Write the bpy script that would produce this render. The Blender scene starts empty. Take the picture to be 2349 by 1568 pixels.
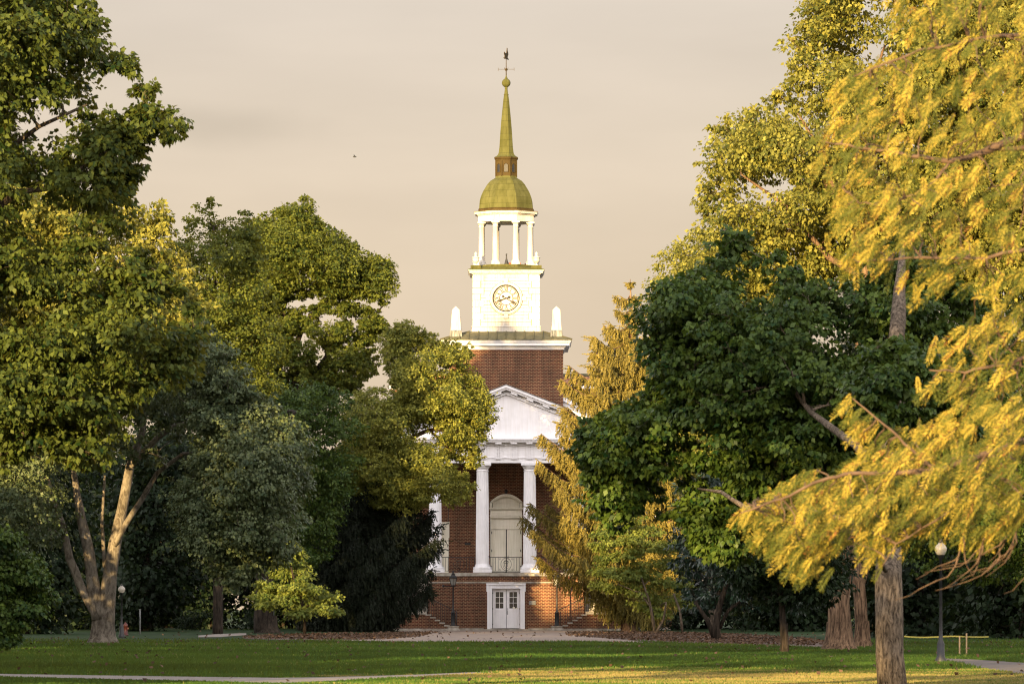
import bpy, math, random
import numpy as np
from mathutils import Vector
R = math.radians
rng = np.random.default_rng(7)
random.seed(7)
sc = bpy.context.scene
col = sc.collection

# ------------------------------------------------------------------ camera, sky, sun
S = 10800.0                    # focal length expressed in units of the 2349 px wide working grid
AX = 1174.5; HY = 1387.0; EYE = 1.6
cam_d = bpy.data.cameras.new('camera'); cam = bpy.data.objects.new('camera', cam_d); col.objects.link(cam)
cam.location = (0, 0, EYE); cam.rotation_euler = (R(90), 0, 0)
cam_d.sensor_width = 36; cam_d.lens = S/2349*36
cam_d.shift_y = (HY-784)/2349
cam_d.clip_start = 0.5; cam_d.clip_end = 5000
cam_d.dof.use_dof = True; cam_d.dof.focus_distance = 285; cam_d.dof.aperture_fstop = 6.3
sc.camera = cam
SUN_AZ = 21.0; SUN_EL = 7.0    # degrees left of "straight behind the camera", elevation
TE = math.tan(R(SUN_EL))
world = bpy.data.worlds.new("World"); sc.world = world; world.use_nodes = True
def setup_world():
    nt = world.node_tree; N = nt.nodes; L = nt.links; N.clear()
    out = N.new('ShaderNodeOutputWorld'); bg = N.new('ShaderNodeBackground'); bg.inputs['Strength'].default_value = 1.0
    sky = N.new('ShaderNodeTexSky'); sky.sky_type = 'NISHITA'; sky.sun_disc = False
    sky.sun_elevation = R(SUN_EL); sky.sun_rotation = R(180+SUN_AZ); sky.dust_density = 4; sky.air_density = 1.2
    k = N.new('ShaderNodeVectorMath'); k.operation = 'SCALE'; k.inputs['Scale'].default_value = 0.008
    L.new(sky.outputs[0], k.inputs[0])
    geo = N.new('ShaderNodeNewGeometry')
    sep = N.new('ShaderNodeSeparateXYZ'); tc = N.new('ShaderNodeTexCoord'); L.new(tc.outputs['Generated'], sep.inputs[0])
    # warm thin cloud veil: yellower low, greyer high
    rp = N.new('ShaderNodeValToRGB'); e = rp.color_ramp.elements
    e[0].position = 0.0; e[0].color = (0.216, 0.166, 0.114, 1); e[1].position = 0.14; e[1].color = (0.209, 0.181, 0.160, 1)
    m = e.new(0.07); m.color = (0.216, 0.175, 0.132, 1)
    h = e.new(0.24); h.color = (0.68, 0.62, 0.61, 1); h = e.new(0.5); h.color = (0.56, 0.53, 0.54, 1); h = e.new(0.8); h.color = (0.16, 0.16, 0.18, 1)  # sky above the view brightened, zenith dimmed, to light the shaded walls
    L.new(sep.outputs['Z'], rp.inputs[0])
    mp = N.new('ShaderNodeMapping'); mp.inputs['Scale'].default_value = (2.2, 2.2, 9.0)
    L.new(tc.outputs['Generated'], mp.inputs[0])
    nz = N.new('ShaderNodeTexNoise'); nz.inputs['Scale'].default_value = 3.2; nz.inputs['Detail'].default_value = 5; nz.inputs['Roughness'].default_value = 0.5
    L.new(mp.outputs[0], nz.inputs['Vector'])
    mr = N.new('ShaderNodeMapRange'); mr.inputs['From Min'].default_value = 0.3; mr.inputs['From Max'].default_value = 0.72
    mr.inputs['To Min'].default_value = 0.87; mr.inputs['To Max'].default_value = 1.07
    L.new(nz.outputs[0], mr.inputs[0])
    vm = N.new('ShaderNodeVectorMath'); vm.operation = 'SCALE'; L.new(rp.outputs[0], vm.inputs[0]); L.new(mr.outputs[0], vm.inputs['Scale'])
    def wisp(src, ctr, sx, sz, amt):
        sb = N.new('ShaderNodeVectorMath'); sb.operation = 'SUBTRACT'; L.new(tc.outputs['Generated'], sb.inputs[0]); sb.inputs[1].default_value = ctr
        ml = N.new('ShaderNodeVectorMath'); ml.operation = 'MULTIPLY'; L.new(sb.outputs[0], ml.inputs[0]); ml.inputs[1].default_value = (1/sx, 1.0, 1/sz)
        n2 = N.new('ShaderNodeTexNoise'); n2.inputs['Scale'].default_value = 30; n2.inputs['Detail'].default_value = 6; L.new(tc.outputs['Generated'], n2.inputs['Vector'])
        n3 = N.new('ShaderNodeVectorMath'); n3.operation = 'MULTIPLY_ADD'; L.new(n2.outputs['Color'], n3.inputs[0]); n3.inputs[1].default_value = (1.6, 0, 1.8); n3.inputs[2].default_value = (-.8, 0, -.9)
        a2 = N.new('ShaderNodeVectorMath'); a2.operation = 'ADD'; L.new(ml.outputs[0], a2.inputs[0]); L.new(n3.outputs[0], a2.inputs[1])
        ln = N.new('ShaderNodeVectorMath'); ln.operation = 'LENGTH'; L.new(a2.outputs[0], ln.inputs[0])
        m2 = N.new('ShaderNodeMapRange'); m2.interpolation_type = 'SMOOTHSTEP'; m2.inputs['From Min'].default_value = 0.1; m2.inputs['From Max'].default_value = 1.25; m2.inputs['To Min'].default_value = amt; m2.inputs['To Max'].default_value = 1.0
        L.new(ln.outputs['Value'], m2.inputs[0])
        v2 = N.new('ShaderNodeVectorMath'); v2.operation = 'SCALE'; L.new(src.outputs[0], v2.inputs[0]); L.new(m2.outputs[0], v2.inputs['Scale']); return v2
    vm = wisp(vm, (-.060, .993, .1005), .026, .0055, .88)
    vm = wisp(vm, (-.030, .993, .084), .05, .006, .965)
    # brighter veil towards the low sun
    dt = N.new('ShaderNodeVectorMath'); dt.operation = 'DOT_PRODUCT'; L.new(tc.outputs['Generated'], dt.inputs[0])
    dt.inputs[1].default_value = (-math.sin(R(SUN_AZ))*.87, -math.cos(R(SUN_AZ))*.87, .5)
    g = N.new('ShaderNodeMapRange'); g.inputs['From Min'].default_value = -0.1; g.inputs['From Max'].default_value = 1.0
    g.inputs['To Min'].default_value = 1.0; g.inputs['To Max'].default_value = 2.0
    L.new(dt.outputs['Value'], g.inputs[0])
    vm2 = N.new('ShaderNodeVectorMath'); vm2.operation = 'SCALE'; L.new(vm.outputs[0], vm2.inputs[0]); L.new(g.outputs[0], vm2.inputs['Scale'])
    ad = N.new('ShaderNodeVectorMath'); ad.operation = 'ADD'; L.new(vm2.outputs[0], ad.inputs[0]); L.new(k.outputs[0], ad.inputs[1])
    L.new(ad.outputs[0], bg.inputs[0]); L.new(bg.outputs[0], out.inputs[0])
setup_world()
sun_d = bpy.data.lights.new('sun', 'SUN'); sun = bpy.data.objects.new('sun', sun_d); col.objects.link(sun)
sun_d.energy = 5.0; sun_d.angle = R(0.5); sun_d.color = (1.0, 0.69, 0.30)
sdir = Vector((-math.sin(R(SUN_AZ))*math.cos(R(SUN_EL)), -math.cos(R(SUN_AZ))*math.cos(R(SUN_EL)), math.sin(R(SUN_EL))))
sun.rotation_euler = sdir.to_track_quat('Z', 'Y').to_euler()
sun.location = (-60, -60, 60)
sc.view_settings.view_transform = 'Standard'; sc.view_settings.look = 'None'
sc.view_settings.exposure = 1.8; sc.view_settings.gamma = 1.0
sc.cycles.use_denoising = True; sc.cycles.filter_width = 1.15; sc.cycles.sample_clamp_indirect = 3
sc.cycles.max_bounces = 6; sc.cycles.diffuse_bounces = 3; sc.cycles.transmission_bounces = 4; sc.cycles.transparent_max_bounces = 4

# ------------------------------------------------------------------ placing helpers
def X(px, d=300.): return (px-AX)*d/S
def Z(py, d=300.): return EYE-(py-HY)*d/S
def P(px, py, d): return Vector((X(px, d), d, Z(py, d)))
def G(px, py):
    d = S*EYE/(py-HY); return (X(px, d), d)

def wloc(o):
    v = Vector((0, 0, 0))
    while o is not None: v = v+o.location; o = o.parent
    return v
def tag(o, label=None, cat=None, group=None, kind=None):
    if label: o['label'] = label
    if cat: o['category'] = cat
    if group: o['group'] = group
    if kind: o['kind'] = kind
    return o
def empty(name, loc, label, cat, group=None):
    o = bpy.data.objects.new(name, None); col.objects.link(o); o.location = loc; o.empty_display_size = 0.3
    return tag(o, label, cat, group)
def link_mesh(name, me, mat, parent=None, loc=None):
    o = bpy.data.objects.new(name, me); col.objects.link(o)
    me.materials.append(mat)
    if parent is not None: o.parent = parent
    elif loc is not None: o.location = loc
    return o
def np_mesh(name, verts, faces_n, idx, mat, parent=None, attr=None, smooth=False, loc=None):
    """faces all of faces_n corners; idx flat array"""
    off = np.array(wloc(parent)) if parent is not None else (np.array(loc) if loc is not None else np.zeros(3))
    v = (verts-off).astype(np.float32)
    me = bpy.data.meshes.new(name)
    nf = len(idx)//faces_n
    me.vertices.add(len(v)); me.vertices.foreach_set('co', v.ravel())
    me.loops.add(len(idx)); me.loops.foreach_set('vertex_index', idx.astype(np.int32))
    me.polygons.add(nf); me.polygons.foreach_set('loop_start', np.arange(nf, dtype=np.int32)*faces_n)
    if smooth: me.polygons.foreach_set('use_smooth', np.ones(nf, dtype=bool))
    me.update(calc_edges=True)
    if attr is not None:
        a = me.attributes.new('var', 'FLOAT', 'FACE'); a.data.foreach_set('value', attr.astype(np.float32))
    return link_mesh(name, me, mat, parent, loc)

class MB:
    def __init__(s): s.v = []; s.f = []; s.sm = []
    def add(s, vs, fs, smooth=False):
        b = len(s.v); s.v += [tuple(v) for v in vs]; s.f += [tuple(b+i for i in f) for f in fs]; s.sm += [smooth]*len(fs)
        return s
    def box(s, x0, x1, y0, y1, z0, z1):
        if x0 > x1: x0, x1 = x1, x0
        if y0 > y1: y0, y1 = y1, y0
        if z0 > z1: z0, z1 = z1, z0
        return s.add([(x0,y0,z0),(x1,y0,z0),(x1,y1,z0),(x0,y1,z0),(x0,y0,z1),(x1,y0,z1),(x1,y1,z1),(x0,y1,z1)],
              [(0,3,2,1),(4,5,6,7),(0,1,5,4),(1,2,6,5),(2,3,7,6),(3,0,4,7)])
    def prism(s, poly, y0, y1):           # poly in (x,z)
        n = len(poly); v = [(x, y0, z) for x, z in poly]+[(x, y1, z) for x, z in poly]
        a = sum(poly[i][0]*poly[(i+1) % n][1]-poly[(i+1) % n][0]*poly[i][1] for i in range(n))
        fr = tuple(range(n)); bk = tuple(range(2*n-1, n-1, -1))
        sd = [(i, n+i, n+(i+1) % n, (i+1) % n) for i in range(n)]
        fs = [fr, bk]+sd
        if a < 0: fs = [tuple(reversed(f)) for f in fs]
        return s.add(v, fs)
    def flat(s, poly, z):                 # poly in (x,y)
        a = sum(poly[i][0]*poly[(i+1) % len(poly)][1]-poly[(i+1) % len(poly)][0]*poly[i][1] for i in range(len(poly)))
        if a < 0: poly = poly[::-1]
        return s.add([(x, y, z) for x, y in poly], [tuple(range(len(poly)))])
    def lathe(s, prof, cx, cy, n=24, ph=0., smooth=True, flute=0.0, nfl=0):
        vs = []; fs = []
        for r, z in prof:
            for k in range(n):
                a = ph+2*math.pi*k/n
                rr = r*(1-flute*abs(math.sin(nfl*a/2))) if flute else r
                vs.append((cx+rr*math.cos(a), cy+rr*math.sin(a), z))
        m = len(prof)
        for i in range(m-1):
            for k in range(n):
                fs.append((i*n+k, i*n+(k+1) % n, (i+1)*n+(k+1) % n, (i+1)*n+k))
        s.add(vs, fs, smooth)
        s.add([vs[k] for k in range(n)], [tuple(range(n-1, -1, -1))])
        s.add([vs[(m-1)*n+k] for k in range(n)], [tuple(range(n))])
        return s
    def tube(s, pts, rad, n=8, rough=0.0, cap=True):
        pts = [Vector(p) for p in pts]; vs = []; fs = []
        if not hasattr(rad, '__len__'): rad = [rad]*len(pts)
        up = None
        for i, p in enumerate(pts):
            t = (pts[min(i+1, len(pts)-1)]-pts[max(i-1, 0)]).normalized()
            if up is None: up = Vector((0, 1, 0)) if abs(t.y) < .9 else Vector((1, 0, 0))
            a = t.cross(up).normalized(); b = t.cross(a).normalized(); up = -b if False else up
            for k in range(n):
                an = 2*math.pi*k/n
                rr = rad[i]*(1+rough*(random.random()-.5)*2)
                vs.append(p+a*math.cos(an)*rr+b*math.sin(an)*rr)
        for i in range(len(pts)-1):
            for k in range(n):
                fs.append((i*n+k, i*n+(k+1) % n, (i+1)*n+(k+1) % n, (i+1)*n+k))
        if cap:
            fs.append(tuple(range(n-1, -1, -1))); fs.append(tuple((len(pts)-1)*n+k for k in range(n)))
        return s.add(vs, fs, n > 5)
    def bar(s, a, b, r, n=4): return s.tube([a, b], r, n)
    def build(s, name, mat, parent=None, loc=None):
        off = wloc(parent) if parent is not None else (Vector(loc) if loc is not None else Vector((0, 0, 0)))
        me = bpy.data.meshes.new(name)
        me.from_pydata([(v[0]-off[0], v[1]-off[1], v[2]-off[2]) for v in s.v], [], s.f)
        me.polygons.foreach_set('use_smooth', s.sm)
        me.update()
        return link_mesh(name, me, mat, parent, loc)

# ------------------------------------------------------------------ materials
def newmat(name):
    m = bpy.data.materials.new(name); m.use_nodes = True
    N = m.node_tree.nodes; L = m.node_tree.links; b = N['Principled BSDF']
    return m, N, L, b
def noise_col(N, L, scale, c1, c2, lo=.35, hi=.65, detail=6, vec=None, stretch=None):
    if vec is None:
        tc = N.new('ShaderNodeTexCoord'); vec = tc.outputs['Object']
    if stretch:
        mp = N.new('ShaderNodeMapping'); mp.inputs['Scale'].default_value = stretch; L.new(vec, mp.inputs[0]); vec = mp.outputs[0]
    nz = N.new('ShaderNodeTexNoise'); nz.inputs['Scale'].default_value = scale; nz.inputs['Detail'].default_value = detail
    L.new(vec, nz.inputs['Vector'])
    r = N.new('ShaderNodeValToRGB'); r.color_ramp.elements[0].position = lo; r.color_ramp.elements[1].position = hi
    r.color_ramp.elements[0].color = (*c1, 1); r.color_ramp.elements[1].color = (*c2, 1)
    L.new(nz.outputs[0], r.inputs[0])
    return r.outputs[0], nz.outputs[0]
def bump(N, L, b, h, strength, dist):
    bm = N.new('ShaderNodeBump'); bm.inputs['Strength'].default_value = strength; bm.inputs['Distance'].default_value = dist
    L.new(h, bm.inputs['Height']); L.new(bm.outputs[0], b.inputs['Normal'])
def mixc(N, L, a, b_, fac, mode='MIX'):
    m = N.new('ShaderNodeMix'); m.data_type = 'RGBA'; m.blend_type = mode
    for s_, v in ((6, a), (7, b_)):
        if isinstance(v, tuple): m.inputs[s_].default_value = (*v, 1)
        else: L.new(v, m.inputs[s_])
    if isinstance(fac, (int, float)): m.inputs[0].default_value = fac
    else: L.new(fac, m.inputs[0])
    return m.outputs[2]
def plain(name, c1, c2, scale=2.0, rough=.7, metal=0., stretch=None, bmp=0.0, spec=.4, streak=0.0):
    m, N, L, b = newmat(name); c, h = noise_col(N, L, scale, c1, c2, stretch=stretch)
    L.new(c, b.inputs['Base Color']); b.inputs['Roughness'].default_value = rough; b.inputs['Metallic'].default_value = metal
    b.inputs['Specular IOR Level'].default_value = spec
    if bmp: bump(N, L, b, h, bmp, .02)
    if streak:
        c3, h3 = noise_col(N, L, 2.2, (1-streak, 1-streak*1.1, 1-streak*1.5), (1.03, 1.03, 1.03), .34, .56, 7, stretch=(5, 5, .35))
        L.new(mixc(N, L, c, c3, 1.0, 'MULTIPLY'), b.inputs['Base Color'])
    return m
def brick_mat(name, c1, c2, mortar, bw=.235, rh=.094):
    m, N, L, b = newmat(name)
    tc = N.new('ShaderNodeTexCoord'); sp = N.new('ShaderNodeSeparateXYZ'); L.new(tc.outputs['Object'], sp.inputs[0])
    ad = N.new('ShaderNodeMath'); ad.operation = 'ADD'; L.new(sp.outputs[0], ad.inputs[0]); L.new(sp.outputs[1], ad.inputs[1])
    cb = N.new('ShaderNodeCombineXYZ'); L.new(ad.outputs[0], cb.inputs[0]); L.new(sp.outputs[2], cb.inputs[1])
    br = N.new('ShaderNodeTexBrick'); L.new(cb.outputs[0], br.inputs['Vector'])
    br.inputs['Color1'].default_value = (*c1, 1); br.inputs['Color2'].default_value = (*c2, 1); br.inputs['Mortar'].default_value = (*mortar, 1)
    br.inputs['Scale'].default_value = 1; br.inputs['Brick Width'].default_value = bw; br.inputs['Row Height'].default_value = rh
    br.inputs['Mortar Size'].default_value = .014; br.inputs['Bias'].default_value = -.1; br.inputs['Mortar Smooth'].default_value = .3
    c, h = noise_col(N, L, .7, (.78, .76, .75), (1.12, 1.1, 1.06), .3, .7)
    o = mixc(N, L, br.outputs[0], c, 1.0, 'MULTIPLY')
    c2_, h2 = noise_col(N, L, 9, (.72, .72, .72), (1.22, 1.15, 1.1), .3, .7, 2)
    o = mixc(N, L, o, c2_, .8, 'MULTIPLY')
    c3, h3 = noise_col(N, L, 1.1, (.70, .72, .74), (1.12, 1.08, 1.05), .36, .62, 8, stretch=(2.2, 2.2, .3))
    o = mixc(N, L, o, c3, .8, 'MULTIPLY')
    L.new(o, b.inputs['Base Color']); b.inputs['Roughness'].default_value = .9; b.inputs['Specular IOR Level'].default_value = .2
    return m
def bark_mat(name, c1, c2, sc_=6., st=(1, 1, .16)):
    m, N, L, b = newmat(name); tc = N.new('ShaderNodeTexCoord')
    mp = N.new('ShaderNodeMapping'); mp.inputs['Scale'].default_value = st; L.new(tc.outputs['Object'], mp.inputs[0])
    vo = N.new('ShaderNodeTexNoise'); vo.inputs['Scale'].default_value = sc_*2; vo.inputs['Detail'].default_value = 8; vo.inputs['Roughness'].default_value = .65
    vo.inputs['Distortion'].default_value = .8
    L.new(mp.outputs[0], vo.inputs['Vector'])
    rp = N.new('ShaderNodeValToRGB'); rp.color_ramp.elements[0].position = .38; rp.color_ramp.elements[1].position = .6
    rp.color_ramp.elements[0].color = (*c1, 1); rp.color_ramp.elements[1].color = (*c2, 1)
    L.new(vo.outputs[0], rp.inputs[0])
    c, h = noise_col(N, L, 1.3, (.75, .75, .72), (1.2, 1.2, 1.15), .35, .65)
    o = mixc(N, L, rp.outputs[0], c, 1.0, 'MULTIPLY')
    L.new(o, b.inputs['Base Color']); b.inputs['Roughness'].default_value = .95; b.inputs['Specular IOR Level'].default_value = .15
    bump(N, L, b, vo.outputs[0], 1.0, .05)
    return m
def leaf_mat(name, ca, cb, trans=.35, tcol=None, rough=.45, spec=.35):
    m, N, L, b = newmat(name)
    at = N.new('ShaderNodeAttribute'); at.attribute_name = 'var'
    r = N.new('ShaderNodeValToRGB'); r.color_ramp.elements[0].color = (*ca, 1); r.color_ramp.elements[1].color = (*cb, 1)
    L.new(at.outputs['Fac'], r.inputs[0])
    L.new(r.outputs[0], b.inputs['Base Color']); b.inputs['Roughness'].default_value = rough; b.inputs['Specular IOR Level'].default_value = spec
    t = N.new('ShaderNodeBsdfTranslucent')
    tc = mixc(N, L, r.outputs[0], tcol or (.45, .42, .04), .45)
    L.new(tc, t.inputs[0])
    mx = N.new('ShaderNodeMixShader'); mx.inputs[0].default_value = trans
    L.new(b.outputs[0], mx.inputs[1]); L.new(t.outputs[0], mx.inputs[2])
    L.new(mx.outputs[0], N['Material Output'].inputs[0])
    return m

M = {}
M['brick'] = brick_mat('red_brick', (.120, .036, .021), (.055, .020, .015), (.30, .215, .13))
M['brick_pale'] = brick_mat('pale_brick', (.36, .15, .08), (.26, .10, .055), (.5, .4, .28))  # paler, more orange tones than the front brick
M['white'] = plain('white_paint', (.75, .735, .74), (.83, .815, .82), 1.3, .55, streak=.045)
M['steeple'] = plain('weathered_sun_toned_paint', (.46, .435, .40), (.55, .525, .485), 1.6, .6, stretch=(1, 1, .4), streak=.22)  # white paint with its sunlit tone put into the colour, plus weather streaks
M['joint_shade'] = plain('painted_joint_shade', (.10, .085, .05), (.22, .19, .12), 3, .9)  # dark strips that paint shade lines into the bright steeple's joints
M['cream'] = plain('cream_paint', (.66, .63, .52), (.74, .70, .59), 1.2, .5, streak=.08)
M['stone'] = plain('limestone', (.26, .23, .18), (.46, .42, .35), 3.0, .9, bmp=.2)
M['iron'] = plain('black_iron', (.008, .009, .010), (.022, .022, .022), 8, .45)
M['dark'] = plain('dark_gap', (.006, .006, .006), (.012, .012, .012), 3, .7)
M['glass'] = plain('dark_glass', (.010, .013, .016), (.022, .027, .03), 1, .12, spec=.7)
M['gold'] = plain('aged_bronze', (.010, .006, .002), (.018, .011, .004), 5, .6, .0)
M['lead'] = plain('lead_flashing', (.06, .065, .065), (.26, .26, .24), 3, .7, stretch=(4, 4, .5))
M['slate'] = plain('roof_slate', (.07, .075, .07), (.12, .12, .11), 4, .7)
M['red_box'] = plain('red_metal', (.16, .025, .015), (.25, .05, .02), 4, .6)
def copper(name, ca, cb, seam=.5, bw=1.1, rh=.42):
    m, N, L, b = newmat(name); tc = N.new('ShaderNodeTexCoord')
    sp = N.new('ShaderNodeSeparateXYZ'); L.new(tc.outputs['Object'], sp.inputs[0])
    cb_ = N.new('ShaderNodeCombineXYZ'); L.new(sp.outputs[0], cb_.inputs[0]); L.new(sp.outputs[2], cb_.inputs[1])
    br = N.new('ShaderNodeTexBrick'); L.new(cb_.outputs[0], br.inputs['Vector']); br.inputs['Scale'].default_value = 1
    br.inputs['Color1'].default_value = (1, 1, 1, 1); br.inputs['Color2'].default_value = (.86, .85, .82, 1); br.inputs['Mortar'].default_value = (seam, seam, seam*.9, 1)
    br.inputs['Brick Width'].default_value = bw; br.inputs['Row Height'].default_value = rh; br.inputs['Mortar Size'].default_value = .014
    br.inputs['Mortar Smooth'].default_value = .5
    c, h = noise_col(N, L, 2.2, ca, cb, .3, .7, stretch=(1.6, 1.6, .35))
    o = mixc(N, L, c, br.outputs[0], 1.0, 'MULTIPLY')
    L.new(o, b.inputs['Base Color']); b.inputs['Roughness'].default_value = .8; b.inputs['Metallic'].default_value = 0.; b.inputs['Specular IOR Level'].default_value = .2
    return m
M['copper'] = copper('patinated_copper', (.058, .060, .012), (.098, .098, .030))
M['copper_roof'] = copper('copper_roof', (.09, .088, .05), (.15, .14, .08), .75, 8, 8)
M['bronze'] = copper('brown_copper', (.042, .027, .007), (.065, .045, .012), .8, 3, 3)
M['asphalt'] = plain('asphalt', (.15, .115, .090), (.25, .19, .145), 1.1, .95, bmp=.3)
M['dark_path'] = plain('dark_asphalt', (.06, .048, .038), (.11, .088, .07), 1.3, .95, bmp=.3)  # darker copy of the asphalt tones
M['concrete'] = plain('concrete', (.15, .128, .11), (.23, .20, .17), 1.5, .95, bmp=.3)
M['soil'] = plain('leafy_soil', (.04, .024, .015), (.10, .058, .034), 3.5, .95, bmp=.5)
def grass_mat():
    m, N, L, b = newmat('grass_ground')
    c, h = noise_col(N, L, .16, (.010, .028, .006), (.020, .042, .010), .35, .65, 6, stretch=(1, .35, 1))
    c2, h2 = noise_col(N, L, 22, (.6, .6, .6), (1.25, 1.25, 1.2), .35, .65, 6)
    o = mixc(N, L, c, c2, 1.0, 'MULTIPLY'); L.new(o, b.inputs['Base Color']); b.inputs['Roughness'].default_value = .95
    b.inputs['Specular IOR Level'].default_value = .1
    return m
M['grass'] = grass_mat()
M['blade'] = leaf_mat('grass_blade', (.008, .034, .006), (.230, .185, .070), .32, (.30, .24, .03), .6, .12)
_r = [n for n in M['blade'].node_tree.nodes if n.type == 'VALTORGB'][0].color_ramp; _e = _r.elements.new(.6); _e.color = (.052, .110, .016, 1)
M['bark'] = bark_mat('grey_brown_bark', (0.023, 0.018, 0.013), (0.111, 0.088, 0.065))
M['bark_ridge'] = bark_mat('ridged_grey_bark', (.035, .027, .020), (.21, .165, .125), 9, (1, 1, .28))
M['bark_dark'] = bark_mat('dark_bark', (0.010, 0.008, 0.006), (0.043, 0.033, 0.025), 5)
M['bark_pale'] = bark_mat('pale_bark', (0.072, 0.060, 0.048), (0.204, 0.180, 0.150), 3, (1, 1, .5))
M['bark_orange'] = bark_mat('orange_brown_bark', (0.035, 0.021, 0.013), (0.175, 0.112, 0.070), 6)
M['twig'] = plain('larch_twig', (.06, .036, .022), (.11, .07, .045), 5, .8)
M['l_maple'] = leaf_mat('maple_leaf', (0.005, 0.02, 0.005), (0.095, 0.122, 0.024), 0.3, (0.44, 0.36, 0.04), 0.55, 0.15)
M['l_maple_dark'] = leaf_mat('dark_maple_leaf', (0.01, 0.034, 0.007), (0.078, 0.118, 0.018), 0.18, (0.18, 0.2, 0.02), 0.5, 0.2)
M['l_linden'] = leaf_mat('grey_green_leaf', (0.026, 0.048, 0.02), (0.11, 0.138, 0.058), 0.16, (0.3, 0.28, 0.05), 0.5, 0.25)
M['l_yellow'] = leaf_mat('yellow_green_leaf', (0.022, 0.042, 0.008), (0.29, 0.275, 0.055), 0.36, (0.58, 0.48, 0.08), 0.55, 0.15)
M['l_oak'] = leaf_mat('oak_leaf', (0.008, 0.026, 0.005), (0.125, 0.145, 0.022), 0.3, (0.44, 0.36, 0.03), 0.55, 0.15)
M['l_pinoak'] = leaf_mat('pin_oak_leaf', (0.01, 0.03, 0.007), (0.27, 0.275, 0.05), 0.3, (0.55, 0.46, 0.07), 0.55, 0.15)
M['l_dark'] = leaf_mat('dark_leaf', (0.004, 0.012, 0.004), (0.018, 0.03, 0.01), 0.12, (0.06, 0.09, 0.01), 0.55, 0.15)  # near-black green for the young tree and the shrubs
M['l_gloss'] = leaf_mat('magnolia_leaf', (0.005, 0.018, 0.01), (0.018, 0.038, 0.018), 0.06, (0.05, 0.1, 0.02), 0.35, 0.4)
M['l_dogwood'] = leaf_mat('dogwood_leaf', (0.03, 0.06, 0.012), (0.18, 0.21, 0.045), 0.32, (0.48, 0.42, 0.06), 0.55, 0.15)
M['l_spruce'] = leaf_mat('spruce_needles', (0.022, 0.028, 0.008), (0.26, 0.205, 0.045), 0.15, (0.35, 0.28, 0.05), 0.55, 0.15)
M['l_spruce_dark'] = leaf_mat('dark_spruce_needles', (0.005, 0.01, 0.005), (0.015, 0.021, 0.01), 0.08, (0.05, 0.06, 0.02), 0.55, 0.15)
M['l_larch'] = leaf_mat('cypress_needles', (0.014, 0.03, 0.006), (0.400, 0.300, 0.050), 0.3, (0.46, 0.38, 0.06), 0.6, 0.12)  # darkest needle tones stand in for self-shade inside the sprays
_r = [n for n in M['l_larch'].node_tree.nodes if n.type == 'VALTORGB'][0].color_ramp; _r.elements[1].position = .86; _e = _r.elements.new(.92); _e.color = (.17, .075, .022, 1); _e = _r.elements.new(.45); _e.color = (.085, .098, .016, 1)
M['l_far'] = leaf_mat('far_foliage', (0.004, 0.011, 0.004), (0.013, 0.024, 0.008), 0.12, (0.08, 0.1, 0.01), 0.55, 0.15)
M['l_litter'] = leaf_mat('fallen_leaf', (0.03, 0.02, 0.013), (0.12, 0.075, 0.048), 0.1, (0.3, 0.15, 0.05), 0.8, 0.1)
def emit_glass():
    m, N, L, b = newmat('frosted_globe'); b.inputs['Base Color'].default_value = (.42, .38, .30, 1); b.inputs['Roughness'].default_value = .25
    b.inputs['Transmission Weight'].default_value = .25
    return m
M['globe'] = emit_glass()
M['tape'] = plain('yellow_tape', (.22, .19, .02), (.28, .24, .03), 2, .5)
M['wood'] = plain('pale_wood', (.30, .20, .10), (.42, .30, .16), 6, .8)
M['hydrant'] = plain('red_paint', (.05, .012, .01), (.08, .018, .014), 6, .5)

# ------------------------------------------------------------------ ground
def structure(name, mb, mat): o = mb.build(name, mat); o['kind'] = 'structure'; return o
structure('lawn', MB().flat([(-900, -150), (900, -150), (900, 1500), (-900, 1500)], 0.0), M['grass'])
entry = [G(780,1468.5),G(880,1470.5),G(1050,1471.5),G(1200,1470.5),G(1330,1470),G(1420,1471.5),G(1500,1474),G(1420,1466),G(1345,1459.5),(5.6,290),(5.2,297.6),(-6.6,297.6),(-7,290),G(960,1459),G(870,1465)]
structure('forecourt', MB().flat(entry, .012), M['asphalt'])
def strip(cpts, name, mat, z=.012):
    up = [G(a, b) for a, b, c in cpts]; lo = [G(a, c) for a, b, c in cpts]
    mb = MB()
    for i in range(len(cpts)-1): mb.flat([up[i], up[i+1], lo[i+1], lo[i]], z)
    return structure(name, mb, mat)
strip([(-900,1536,1542),(-300,1541,1548),(0,1545.5,1552),(200,1548.5,1556),(400,1551.5,1560.5),(560,1553.5,1565.5),(640,1554.5,1567),(740,1553.2,1562.5),(860,1550,1556.5),(960,1547,1552.5),(1060,1542.5,1546.5),(1130,1540.8,1542.3)], 'footpath', M['concrete'])
strip([(560,1524.0,1524.7),(640,1523.2,1524.1),(720,1522.2,1522.8)], 'worn_track', M['concrete'])
strip([(455,1457,1460.8),(500,1453.5,1460.5),(565,1451.3,1455.8)], 'side_path', M['concrete'])
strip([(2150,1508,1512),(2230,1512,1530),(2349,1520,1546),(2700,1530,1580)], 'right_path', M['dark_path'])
strip([(1300,1449.5,1458.5),(1360,1449,1461.5),(1450,1449.5,1468.5),(1560,1451,1474),(1700,1455,1479),(1850,1464,1483),(1905,1474,1486)], 'leaf_bed_right', M['soil'], .008)
strip([(560,1459,1464.5),(640,1456,1466.5),(760,1453,1468),(880,1452.5,1467),(960,1452,1461),(1010,1450,1453)], 'leaf_bed_left', M['soil'], .008)

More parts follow.
